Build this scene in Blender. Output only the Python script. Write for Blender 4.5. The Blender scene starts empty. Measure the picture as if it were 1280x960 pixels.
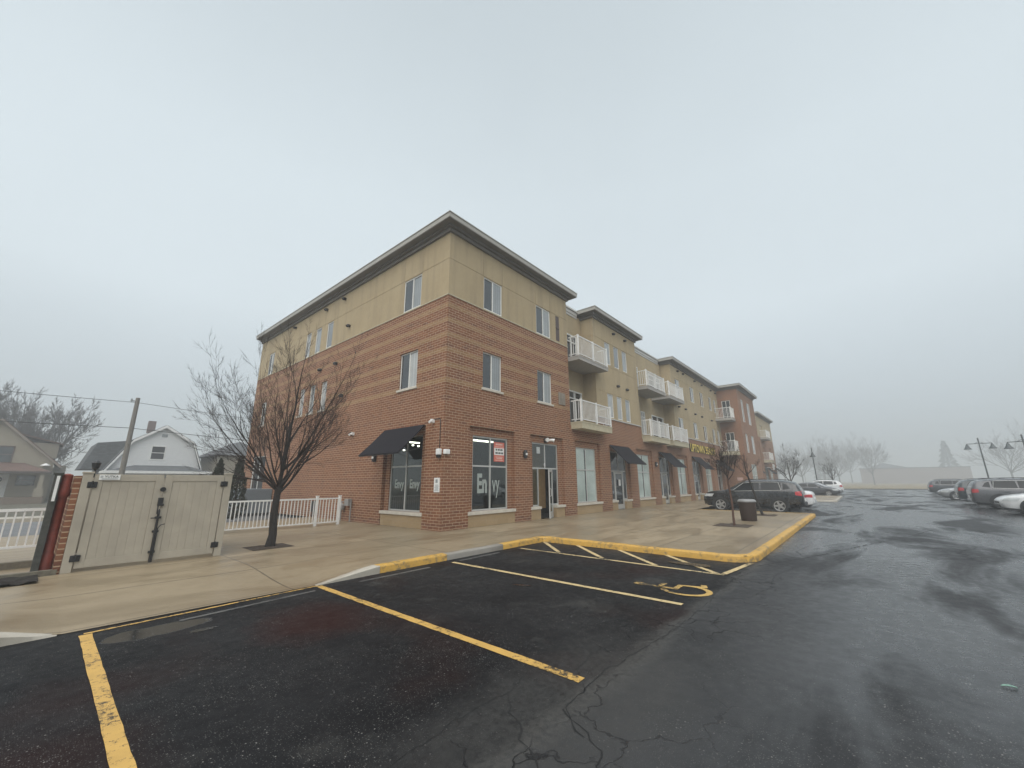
import bpy, bmesh, math, random
import numpy as np
from mathutils import Matrix, Vector
R = math.radians
SC = bpy.context.scene
COL = SC.collection

# ------------------------------------------------------------------ camera
CAM_LOC = Vector((-8.7064, -10.40, 1.5))
YAW, PITCH, ROLL, FPX = 0.8670, 0.2413, -0.0057, 499.62
f = Vector((math.sin(YAW)*math.cos(PITCH), math.cos(YAW)*math.cos(PITCH), math.sin(PITCH)))
r0 = Vector((math.cos(YAW), -math.sin(YAW), 0)); u0 = r0.cross(f)
rr = r0*math.cos(ROLL) + u0*math.sin(ROLL); uu = -r0*math.sin(ROLL) + u0*math.cos(ROLL)
cd = bpy.data.cameras.new('camera'); cam = bpy.data.objects.new('camera', cd); COL.objects.link(cam)
cam.matrix_world = Matrix(((rr.x, uu.x, -f.x, CAM_LOC.x), (rr.y, uu.y, -f.y, CAM_LOC.y), (rr.z, uu.z, -f.z, CAM_LOC.z), (0, 0, 0, 1)))
cd.sensor_fit = 'HORIZONTAL'; cd.sensor_width = 36.0; cd.lens = FPX/1280*36
cd.clip_start = 0.05; cd.clip_end = 3000
SC.camera = cam

# ------------------------------------------------------------------ world, sun, exposure
W = bpy.data.worlds.new('World'); SC.world = W; W.use_nodes = True
nt = W.node_tree; nt.nodes.clear()
def wn(t, **k):
    n = nt.nodes.new(t)
    for a, b in k.items(): setattr(n, a, b)
    return n
sky = wn('ShaderNodeTexSky', sky_type='NISHITA', sun_disc=False)
sky.sun_elevation = R(48); sky.sun_rotation = R(60); sky.dust_density = 6.0; sky.air_density = 1.0
tc = wn('ShaderNodeTexCoord'); sep = wn('ShaderNodeSeparateXYZ')
nt.links.new(tc.outputs['Generated'], sep.inputs[0])
ramp = wn('ShaderNodeValToRGB')          # brightness of the overcast deck by elevation
cr = ramp.color_ramp
cr.elements[0].position = 0.0; cr.elements[0].color = (0.255, 0.288, 0.308, 1)
cr.elements[1].position = 1.0; cr.elements[1].color = (1.75, 1.82, 1.86, 1)
for p_, c_ in ((.13, (.305, .343, .366)), (.36, (.405, .450, .472)), (.60, (.392, .437, .459)), (.885, (.315, .354, .374)), (.96, (1.2, 1.26, 1.3))):
    e = cr.elements.new(p_); e.color = (*c_, 1)
nt.links.new(sep.outputs['Z'], ramp.inputs[0])
nz = wn('ShaderNodeTexNoise'); nz.inputs['Scale'].default_value = 1.6; nz.inputs['Detail'].default_value = 3
nt.links.new(tc.outputs['Generated'], nz.inputs['Vector'])
mr = wn('ShaderNodeMapRange'); mr.inputs['To Min'].default_value = 9.2; mr.inputs['To Max'].default_value = 10.8
nt.links.new(nz.outputs['Fac'], mr.inputs['Value'])
sc_ = wn('ShaderNodeVectorMath', operation='SCALE')
nt.links.new(ramp.outputs['Color'], sc_.inputs[0]); nt.links.new(mr.outputs['Result'], sc_.inputs['Scale'])
mixw = wn('ShaderNodeMix', data_type='RGBA'); mixw.inputs['Factor'].default_value = 0.93
nt.links.new(sky.outputs['Color'], mixw.inputs[6]); nt.links.new(sc_.outputs['Vector'], mixw.inputs[7])
bg = wn('ShaderNodeBackground'); bg.inputs['Strength'].default_value = 0.1
nt.links.new(mixw.outputs[2], bg.inputs['Color'])
wo = wn('ShaderNodeOutputWorld'); nt.links.new(bg.outputs[0], wo.inputs['Surface'])

sd = bpy.data.lights.new('sun', 'SUN'); sd.energy = 1.4; sd.angle = R(70); sd.color = (1.0, 0.97, 0.93)
so = bpy.data.objects.new('sun', sd); COL.objects.link(so)
sun_az = R(60)   # direction towards the sun, clockwise from +Y
sdir = Vector((math.sin(sun_az)*math.cos(R(48))*-1, -math.cos(sun_az)*math.cos(R(48)), math.sin(R(48))))
so.rotation_euler = (-sdir).to_track_quat('-Z', 'Y').to_euler(); so.location = (0, 0, 40)
sky.sun_rotation = math.atan2(sdir.x, sdir.y)
SC.view_settings.view_transform = 'Standard'; SC.view_settings.look = 'None'
SC.view_settings.gamma = 1.0; SC.view_settings.exposure = 0.93
SC.cycles.use_denoising = True
SC.cycles.volume_bounces = 1; SC.cycles.max_bounces = 8; SC.cycles.transparent_max_bounces = 12
SC.cycles.sample_clamp_indirect = 6.0

rng = random.Random(7)

# ------------------------------------------------------------------ mesh builder
class MB:
    def __init__(s): s.v = []; s.f = []; s.uv = []; s.M = None
    def add(s, pts, faces, uvs=None):
        b = len(s.v)
        for p in pts:
            p = Vector(p)
            s.v.append(tuple(s.M @ p) if s.M is not None else tuple(p))
        for k, fc in enumerate(faces):
            s.f.append(tuple(b+i for i in fc)); s.uv.append(uvs[k] if uvs else None)
        return s
    def quad(s, a, b, c, d): return s.add([a, b, c, d], [(0, 1, 2, 3)])
    def box(s, x0, x1, y0, y1, z0, z1):
        x0, x1 = sorted((x0, x1)); y0, y1 = sorted((y0, y1)); z0, z1 = sorted((z0, z1))
        p = [(x0,y0,z0),(x1,y0,z0),(x1,y1,z0),(x0,y1,z0),(x0,y0,z1),(x1,y0,z1),(x1,y1,z1),(x0,y1,z1)]
        return s.add(p, [(0,3,2,1),(4,5,6,7),(0,1,5,4),(1,2,6,5),(2,3,7,6),(3,0,4,7)])
    def prism(s, poly, z0, z1):           # poly in xy
        n = len(poly); a = sum(poly[i][0]*poly[(i+1)%n][1]-poly[(i+1)%n][0]*poly[i][1] for i in range(n))
        if a < 0: poly = poly[::-1]
        p = [(x, y, z0) for x, y in poly] + [(x, y, z1) for x, y in poly]
        fs = [tuple(range(n-1, -1, -1)), tuple(range(n, 2*n))] + [(i, (i+1) % n, n+(i+1) % n, n+i) for i in range(n)]
        return s.add(p, fs)
    def extr(s, poly3, d):                # planar 3-D polygon pushed by vector d
        n = len(poly3); d = Vector(d); P = [Vector(p) for p in poly3]
        fs = [tuple(range(n)), tuple(range(2*n-1, n-1, -1))] + [(i, n+i, n+(i+1) % n, (i+1) % n) for i in range(n)]
        return s.add(P+[p+d for p in P], fs)
    def tube(s, pts, rad, n=8, cap=True):
        P = [Vector(p) for p in pts]
        if not hasattr(rad, '__len__'): rad = [rad]*len(P)
        V = []; pu = None
        for i, p in enumerate(P):
            t = (P[min(i+1, len(P)-1)] - P[max(i-1, 0)])
            if t.length < 1e-9: t = Vector((0, 0, 1))
            t.normalize()
            if pu is None:
                a = Vector((0, 0, 1)) if abs(t.z) < .9 else Vector((1, 0, 0))
                u = t.cross(a).normalized()
            else:
                u = (pu - t*pu.dot(t))
                u = u.normalized() if u.length > 1e-6 else t.orthogonal().normalized()
            pu = u; w = t.cross(u)
            for k in range(n):
                an = 2*math.pi*k/n
                V.append(p + (u*math.cos(an)+w*math.sin(an))*rad[i])
        F = [(i*n+k, i*n+(k+1) % n, (i+1)*n+(k+1) % n, (i+1)*n+k) for i in range(len(P)-1) for k in range(n)]
        if cap: F += [tuple(range(n-1, -1, -1)), tuple(range((len(P)-1)*n, len(P)*n))]
        return s.add(V, F)
    def cyl(s, p0, p1, r, n=12): return s.tube([p0, p1], r, n)
    def lathe(s, prof, c=(0,0,0), n=16, cap=True):  # prof [(r,z)]
        V = [(c[0]+r*math.cos(2*math.pi*k/n), c[1]+r*math.sin(2*math.pi*k/n), c[2]+z) for r, z in prof for k in range(n)]
        m = len(prof)
        F = [(i*n+k, i*n+(k+1) % n, (i+1)*n+(k+1) % n, (i+1)*n+k) for i in range(m-1) for k in range(n)]
        if cap: F += [tuple(range(n-1, -1, -1)), tuple(range((m-1)*n, m*n))]
        return s.add(V, F)
    def build(s, name, mat, parent=None, smooth=False, bevel=0.0):
        me = bpy.data.meshes.new(name); me.from_pydata(s.v, [], s.f); me.update()
        uvl = me.uv_layers.new(name='UVMap')
        co = [v.co for v in me.vertices]
        for poly in me.polygons:
            n = poly.normal; ax = max(range(3), key=lambda i: abs(n[i]))
            cu = s.uv[poly.index] if poly.index < len(s.uv) else None
            for j, li in enumerate(poly.loop_indices):
                c = co[me.loops[li].vertex_index]
                if cu: uvl.data[li].uv = cu[j]
                elif ax == 0: uvl.data[li].uv = (c.y, c.z)
                elif ax == 1: uvl.data[li].uv = (c.x, c.z)
                else: uvl.data[li].uv = (c.x, c.y)
        if smooth:
            me.polygons.foreach_set('use_smooth', [True]*len(me.polygons))
            try: me.set_sharp_from_angle(angle=R(smooth if smooth is not True else 40))
            except Exception: pass
        me.materials.append(mat)
        o = bpy.data.objects.new(name, me); COL.objects.link(o)
        if parent is not None: o.parent = parent
        if bevel:
            m = o.modifiers.new('bevel', 'BEVEL'); m.width = bevel; m.segments = 2; m.limit_method = 'ANGLE'; m.angle_limit = R(50)
        return o

def tag(o, label=None, cat=None, group=None, kind=None):
    if label: o['label'] = label
    if cat: o['category'] = cat
    if group: o['group'] = group
    if kind: o['kind'] = kind
    return o
def thing(name, label, cat, loc=(0,0,0), rz=0.0, group=None):
    o = bpy.data.objects.new(name, None); COL.objects.link(o); o.empty_display_size = .2
    o.location = loc; o.rotation_euler = (0, 0, rz)
    return tag(o, label, cat, group)
def copy_tree(o, parent=None):
    c = o.copy(); COL.objects.link(c)
    if parent is not None: c.parent = parent
    for ch in list(o.children): copy_tree(ch, c)
    return c
def structure(mb, name, mat, **k):
    return tag(mb.build(name, mat, **k), kind='structure')
def text_mb(txt, size, ext, sx=1.0, bold=0.0):
    cu = bpy.data.curves.new('lettering', 'FONT'); cu.body = txt; cu.size = size; cu.extrude = ext
    cu.align_x = 'CENTER'; cu.resolution_u = 3; cu.offset = bold
    o = bpy.data.objects.new('lettering', cu); COL.objects.link(o)
    dg = bpy.context.evaluated_depsgraph_get()
    me = bpy.data.meshes.new_from_object(o.evaluated_get(dg))
    mb = MB(); mb.add([(v.co.x*sx, v.co.y, v.co.z) for v in me.vertices], [tuple(p.vertices) for p in me.polygons])
    bpy.data.objects.remove(o); bpy.data.curves.remove(cu); bpy.data.meshes.remove(me)
    return mb
def placed(mb, origin, u, v):             # map mb local (x,y,z) -> origin + x*u + y*v + z*(u x v)
    u = Vector(u); v = Vector(v); n = u.cross(v); O = Vector(origin)
    mb.v = [tuple(O+u*x+v*y+n*z) for x, y, z in mb.v]
    return mb

# ------------------------------------------------------------------ materials
MATS = {}
class NM:
    def __init__(s, name):
        m = bpy.data.materials.new(name); m.use_nodes = True; s.m = m; s.t = m.node_tree
        s.b = s.t.nodes['Principled BSDF']; s.out = s.t.nodes['Material Output']; MATS[name] = m
    def n(s, t, **k):
        n = s.t.nodes.new(t)
        for a, b in k.items():
            if a.startswith('i_'): n.inputs[a[2:]].default_value = b
            else: setattr(n, a, b)
        return n
    def l(s, a, b): s.t.links.new(a, b)
    def noise(s, scale, detail=4, rough=.55, vec=None, dist=0.0):
        n = s.n('ShaderNodeTexNoise'); n.inputs['Scale'].default_value = scale; n.inputs['Detail'].default_value = detail
        n.inputs['Roughness'].default_value = rough; n.inputs['Distortion'].default_value = dist
        if vec is not None: s.l(vec, n.inputs['Vector'])
        return n.outputs['Fac']
    def rng(s, val, a, b, c=0.0, d=1.0):
        n = s.n('ShaderNodeMapRange'); n.inputs['From Min'].default_value = a; n.inputs['From Max'].default_value = b
        n.inputs['To Min'].default_value = c; n.inputs['To Max'].default_value = d; s.l(val, n.inputs['Value']); return n.outputs['Result']
    def math(s, op, a, b=None):
        n = s.n('ShaderNodeMath', operation=op)
        for i, x in enumerate((a, b)):
            if x is None: continue
            if isinstance(x, (int, float)): n.inputs[i].default_value = x
            else: s.l(x, n.inputs[i])
        return n.outputs[0]
    def mix(s, fac, a, b, blend='MIX'):
        n = s.n('ShaderNodeMix', data_type='RGBA', blend_type=blend)
        if isinstance(fac, (int, float)): n.inputs['Factor'].default_value = fac
        else: s.l(fac, n.inputs['Factor'])
        for i, x in ((6, a), (7, b)):
            if isinstance(x, tuple): n.inputs[i].default_value = (*x, 1)
            else: s.l(x, n.inputs[i])
        return n.outputs[2]
    def obj(s): return s.n('ShaderNodeTexCoord').outputs['Object']
    def uv(s): return s.n('ShaderNodeTexCoord').outputs['UV']
    def map(s, vec, scale=(1,1,1), loc=(0,0,0)):
        n = s.n('ShaderNodeMapping'); n.inputs['Scale'].default_value = scale; n.inputs['Location'].default_value = loc; s.l(vec, n.inputs['Vector']); return n.outputs[0]
    def bump(s, h, strength=.3, dist=.01):
        n = s.n('ShaderNodeBump'); n.inputs['Strength'].default_value = strength; n.inputs['Distance'].default_value = dist
        s.l(h, n.inputs['Height']); s.l(n.outputs[0], s.b.inputs['Normal'])
    def col(s, c):
        if isinstance(c, tuple): s.b.inputs['Base Color'].default_value = (*c, 1)
        else: s.l(c, s.b.inputs['Base Color'])
        return s
    def rough(s, r):
        if isinstance(r, (int, float)): s.b.inputs['Roughness'].default_value = r
        else: s.l(r, s.b.inputs['Roughness'])
        return s

def simple(name, c, rough=.5, metal=0.0, var=.12, scale=6.0, spec=.5, coat=0.0, bump=0.0):
    q = NM(name); o = q.obj()
    nz = q.noise(scale, 5, .6, o)
    lo = tuple(x*(1-var) for x in c); hi = tuple(min(1, x*(1+var)) for x in c)
    q.col(q.mix(q.rng(nz, .3, .7), lo, hi)); q.rough(q.rng(q.noise(scale*2.3, 3, .5, o), .3, .7, max(0, rough-.07), min(1, rough+.07)))
    q.b.inputs['Metallic'].default_value = metal; q.b.inputs['Specular IOR Level'].default_value = spec
    q.b.inputs['Coat Weight'].default_value = coat; q.b.inputs['Coat Roughness'].default_value = .05
    if bump: q.bump(q.noise(scale*12, 3, .6, o), bump, .004)
    return q.m

def brick(name, banded):
    q = NM(name); uv = q.uv(); sp = q.n('ShaderNodeSeparateXYZ'); q.l(uv, sp.inputs[0])
    H, L = .0935, .29
    b = q.n('ShaderNodeTexBrick'); q.l(q.map(uv, loc=(0.07, -4.9+H*60, 0)), b.inputs['Vector'])
    b.inputs['Scale'].default_value = 1.0; b.inputs['Brick Width'].default_value = L; b.inputs['Row Height'].default_value = H
    b.inputs['Mortar Size'].default_value = .0105; b.inputs['Mortar Smooth'].default_value = .2; b.inputs['Bias'].default_value = -.1
    b.inputs['Color1'].default_value = (0, 0, 0, 1); b.inputs['Color2'].default_value = (1, 1, 1, 1); b.inputs['Mortar'].default_value = (.5, .5, .5, 1)
    big = q.noise(.55, 5, .6, uv); fine = q.noise(40, 3, .6, uv)
    per = q.n('ShaderNodeTexWhiteNoise', noise_dimensions='2D')      # one value per brick
    row = q.math('FLOOR', q.math('DIVIDE', q.math('ADD', sp.outputs['Y'], -4.9+H*60), H))
    cx = q.n('ShaderNodeCombineXYZ'); q.l(q.math('FLOOR', q.math('DIVIDE', q.math('ADD', sp.outputs['X'], q.math('MULTIPLY', row, L/2)), L)), cx.inputs[0]); q.l(row, cx.inputs[1])
    q.l(cx.outputs[0], per.inputs['Vector'])
    red = q.mix(q.rng(b.outputs['Color'], 0, 1), (.192, .069, .027), (.272, .110, .049))
    red = q.mix(q.rng(per.outputs['Value'], .82, 1.0, 0, .7), red, (.125, .052, .032))
    red = q.mix(q.rng(big, .35, .7, 0, .55), red, (.19, .078, .046))
    if banded:
        t = q.math('FRACT', q.math('DIVIDE', q.math('SUBTRACT', sp.outputs['Y'], 4.9), H*6))
        m = q.math('MULTIPLY', q.math('LESS_THAN', t, .30), q.math('GREATER_THAN', sp.outputs['Y'], 4.9))
        tan = q.mix(q.rng(per.outputs['Value'], 0, 1), (.268, .150, .068), (.325, .188, .090))
        red = q.mix(m, red, tan)
    red = q.mix(q.rng(fine, .3, .7, 0, .35), red, q.mix(1.0, red, (.62, .62, .62), 'MULTIPLY'))
    # soldier-free ground storey shows a darker course every few rows
    t2 = q.math('FRACT', q.math('DIVIDE', q.math('SUBTRACT', sp.outputs['Y'], .1), H*8))
    m2 = q.math('MULTIPLY', q.math('LESS_THAN', t2, 1/8), q.math('LESS_THAN', sp.outputs['Y'], 3.9))
    red = q.mix(q.math('MULTIPLY', m2, .35), red, (.125, .052, .036))
    st_n = q.noise(1.0, 5, .65, q.map(uv, (3.2, .30, 1)))
    red = q.mix(q.rng(st_n, .52, .78, 0, .5), red, q.mix(1.0, red, (.55, .52, .50), 'MULTIPLY'))
    base_d = q.math('MULTIPLY', q.rng(sp.outputs['Y'], .05, .9, 1, 0), q.rng(q.noise(2.5, 4, .6, uv), .3, .65, .1, .8))
    red = q.mix(base_d, red, q.mix(1.0, red, (.60, .55, .52), 'MULTIPLY'))
    mort = q.mix(q.rng(big, .3, .7), (.33, .23, .145), (.42, .30, .195))
    q.col(q.mix(b.outputs['Fac'], red, mort)); q.rough(.82)
    hgt = q.math('SUBTRACT', q.math('MULTIPLY', fine, .25), b.outputs['Fac'])
    q.bump(hgt, .5, .012)
    return q.m
M_BRICK = brick('banded_brick', True); M_BRICK2 = brick('red_brick', False)

def stucco():
    q = NM('tan_stucco'); o = q.obj()
    big = q.noise(.5, 6, .62, o); mid = q.noise(5, 4, .6, o); fine = q.noise(110, 2, .6, o)
    stk = q.noise(1.0, 4, .6, q.map(o, (2.5, 2.5, .22)))
    c = q.mix(q.rng(big, .3, .7), (.365, .287, .172), (.415, .332, .205))
    c = q.mix(q.rng(mid, .35, .7, 0, .4), c, (.325, .256, .156))
    c = q.mix(q.rng(stk, .48, .74, 0, .6), c, (.235, .19, .128))
    q.col(c); q.rough(.9); q.bump(fine, .25, .006); return q.m
M_STUCCO = stucco()
def stone():
    q = NM('tan_split_block'); uv = q.uv()
    b = q.n('ShaderNodeTexBrick'); q.l(uv, b.inputs['Vector']); b.inputs['Scale'].default_value = 1
    b.inputs['Brick Width'].default_value = .6; b.inputs['Row Height'].default_value = .2; b.inputs['Mortar Size'].default_value = .006
    b.inputs['Color1'].default_value = (.33, .235, .125, 1); b.inputs['Color2'].default_value = (.40, .29, .165, 1); b.inputs['Mortar'].default_value = (.34, .26, .17, 1)
    n1 = q.noise(14, 5, .7, uv); sp = q.n('ShaderNodeSeparateXYZ'); q.l(uv, sp.inputs[0])
    c = q.mix(q.rng(n1, .3, .75, 0, .6), b.outputs['Color'], (.22, .155, .085))
    q.col(c); q.rough(.85); q.bump(n1, .7, .02); return q.m
M_STONE = stone()
M_SILL = simple('pale_cast_stone', (.52, .48, .41), .75, var=.12, scale=5)
M_TRIM = simple('grey_cornice_metal', (.34, .325, .29), .5, var=.06, scale=3)
M_SOFFIT = simple('taupe_soffit', (.155, .142, .125), .7, var=.06)
M_COPING = simple('pale_coping', (.46, .45, .42), .5, var=.06)
M_FRAME = simple('aluminium_frame', (.47, .47, .45), .4, metal=.25, var=.05)
M_WFRAME = simple('white_vinyl_frame', (.66, .66, .63), .45, var=.05)
M_WHITE = simple('white_paint', (.72, .72, .70), .5, var=.07)
M_CREAM = simple('cream_slab', (.44, .395, .28), .8, var=.1, scale=3)
M_GREYSLAB = simple('grey_slab', (.36, .345, .32), .8, var=.1, scale=3)
M_FABRIC = simple('black_awning_fabric', (.011, .010, .014), .85, var=.2, scale=10, spec=.2)
M_DARK = simple('dark_metal', (.02, .02, .022), .5, var=.15)
M_BLACK = simple('black_plastic', (.012, .012, .013), .5, var=.15)
M_INNER = simple('dark_interior', (.035, .033, .032), .9, var=.3, scale=2)
M_BROWN = simple('brown_interior_wall', (.46, .28, .13), .8, var=.1)
M_VINYL = simple('taupe_vinyl_fence', (.355, .318, .255), .55, var=.12, scale=2.2)
M_RED = simple('dull_red_paint', (.20, .038, .022), .55, var=.25, scale=9)
M_WOOD = simple('grey_weathered_wood', (.055, .055, .048), .85, var=.35, scale=14, bump=.3)
M_TIMBER = simple('brown_weathered_timber', (.13, .115, .085), .85, var=.3, scale=14, bump=.3)
M_GREYBOX = simple('blue_grey_panel', (.13, .15, .165), .6, var=.07)
M_MULCH = simple('dark_mulch', (.018, .014, .011), .95, var=.6, scale=60, bump=1.0)
M_SOIL = simple('brown_soil', (.05, .035, .024), .95, var=.5, scale=40, bump=1.0)
M_BARK = simple('dark_wet_bark', (.022, .018, .016), .85, var=.45, scale=25, bump=.8)
M_TWIG = simple('brown_twig', (.026, .017, .014), .85, var=.3, scale=9)
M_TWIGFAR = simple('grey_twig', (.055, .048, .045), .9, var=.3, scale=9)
M_TWIGFOG = simple('fog_paled_twig', (.13, .125, .12), .9, var=.2, scale=5)  # twigs of the far field trees, distance haze put into the colour
M_RUSTBARK = simple('reddish_young_bark', (.085, .045, .032), .8, var=.3, scale=20)
M_EVERG = simple('dark_evergreen', (.020, .024, .012), .9, var=.5, scale=7)
M_CONIF = simple('fog_paled_conifer', (.075, .085, .075), .9, var=.4, scale=3)  # green paled to grey, so part of the fog is painted in
M_POLE = simple('grey_wood_pole', (.15, .135, .115), .85, var=.2, scale=8)
M_WIRE = simple('black_wire', (.03, .03, .03), .7)
M_LAMP = simple('dark_green_lamp_metal', (.045, .055, .055), .45, var=.1)
M_SIGNW = simple('white_sign_face', (.72, .72, .70), .5, var=.03)
M_GREYTXT = simple('grey_print', (.25, .27, .28), .6)
M_DKTXT = simple('dark_print', (.06, .065, .06), .6)
M_YELLOWSIGN = simple('yellow_letter_face', (.75, .56, .10), .45, var=.05)
M_REDSIGN = simple('red_sign_face', (.55, .13, .09), .5, var=.06)
M_PINKTXT = simple('pale_pink_print', (.66, .42, .36), .5)
M_LETTER = simple('pale_green_window_lettering', (.30, .335, .315), .6, var=.05)
M_HOUSEW = None
def siding(name, c, step, dark=.72, rough=.65):
    q = NM(name); uv = q.uv(); sp = q.n('ShaderNodeSeparateXYZ'); q.l(uv, sp.inputs[0])
    t = q.math('FRACT', q.math('DIVIDE', sp.outputs['Y'], step))
    nz = q.noise(3, 5, .6, uv)
    cc = q.mix(q.rng(nz, .3, .7), tuple(x*.93 for x in c), c)
    q.col(cc); q.rough(rough); q.bump(t, .8, .03); return q.m
M_WSIDING = siding('white_siding', (.77, .78, .78), .14)
M_BSIDING = siding('beige_siding', (.36, .32, .25), .14)
def shingle(name, c):
    q = NM(name); uv = q.uv(); b = q.n('ShaderNodeTexBrick'); q.l(uv, b.inputs['Vector']); b.inputs['Scale'].default_value = 1
    b.inputs['Brick Width'].default_value = .3; b.inputs['Row Height'].default_value = .15; b.inputs['Mortar Size'].default_value = .006
    b.inputs['Color1'].default_value = (*[x*.75 for x in c], 1); b.inputs['Color2'].default_value = (*[x*1.2 for x in c], 1); b.inputs['Mortar'].default_value = (*[x*.5 for x in c], 1)
    q.col(q.mix(q.rng(q.noise(2, 4, .6, uv), .3, .7, 0, .4), b.outputs['Color'], tuple(x*.7 for x in c))); q.rough(.85); return q.m
M_SHINGB = shingle('brown_shingles', (.115, .065, .05)); M_SHINGG = shingle('grey_shingles', (.085, .09, .095))

def glassy(name, c, rough=.04, spec=1.0, stripes=0, ior=1.6):
    q = NM(name); o = q.obj()
    nz = q.noise(.8, 3, .5, o)
    base = q.mix(q.rng(nz, .3, .7), tuple(x*.8 for x in c), tuple(x*1.15 for x in c))
    if stripes:
        uv = q.uv(); sp = q.n('ShaderNodeSeparateXYZ'); q.l(uv, sp.inputs[0])
        t = q.math('PINGPONG', q.math('MULTIPLY', sp.outputs['X'], stripes), 1.0)
        base = q.mix(q.rng(t, 0, 1, 0, .5), base, tuple(x*.55 for x in c))
    q.col(base); q.rough(rough); q.b.inputs['Specular IOR Level'].default_value = spec; q.b.inputs['IOR'].default_value = ior
    n = q.n('ShaderNodeBump'); n.inputs['Strength'].default_value = .06; n.inputs['Distance'].default_value = .05
    q.l(q.noise(1.6, 2, .5, o), n.inputs['Height']); q.l(n.outputs[0], q.b.inputs['Normal'])
    return q.m
M_GLASS = glassy('dark_window_glass', (.028, .034, .039), ior=1.5)
M_BLIND = glassy('glass_over_vertical_blinds', (.30, .32, .32), .08, .7, 11)
M_BLINDS = [M_BLIND, glassy('glass_over_pale_blinds', (.42, .43, .42), .08, .7, 11), glassy('glass_over_grey_curtain', (.19, .205, .21), .08, .8, 7), glassy('glass_over_half_open_blinds', (.26, .28, .285), .06, .8, 16)]
M_FILM = glassy('glass_with_pale_film', (.40, .47, .44), .06, .8)
M_CARGLASS = glassy('car_glass', (.006, .007, .008), .03, .35, 0, 1.45)
def clear_glass():
    q = NM('clear_shop_glass'); q.t.nodes.remove(q.b)
    tr = q.n('ShaderNodeBsdfTransparent'); tr.inputs[0].default_value = (.62, .66, .65, 1)
    gl = q.n('ShaderNodeBsdfGlossy'); gl.inputs['Roughness'].default_value = .03; gl.inputs[0].default_value = (.85, .9, .9, 1)
    fr = q.n('ShaderNodeFresnel'); fr.inputs['IOR'].default_value = 1.95; ge = q.n('ShaderNodeNewGeometry'); fb = q.math('MULTIPLY', fr.outputs[0], q.math('SUBTRACT', 1.0, ge.outputs['Backfacing']))
    mx = q.n('ShaderNodeMixShader'); q.l(fb, mx.inputs[0]); q.l(tr.outputs[0], mx.inputs[1]); q.l(gl.outputs[0], mx.inputs[2])
    q.l(mx.outputs[0], q.out.inputs[0]); return q.m
M_CLEAR = clear_glass()
def emit(name, c, s):
    q = NM(name); q.b.inputs['Emission Color'].default_value = (*c, 1); q.b.inputs['Emission Strength'].default_value = s; q.col(c); return q.m
M_TUBE = emit('lit_fluorescent_tube', (1.0, .95, .78), 5.0)

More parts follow.
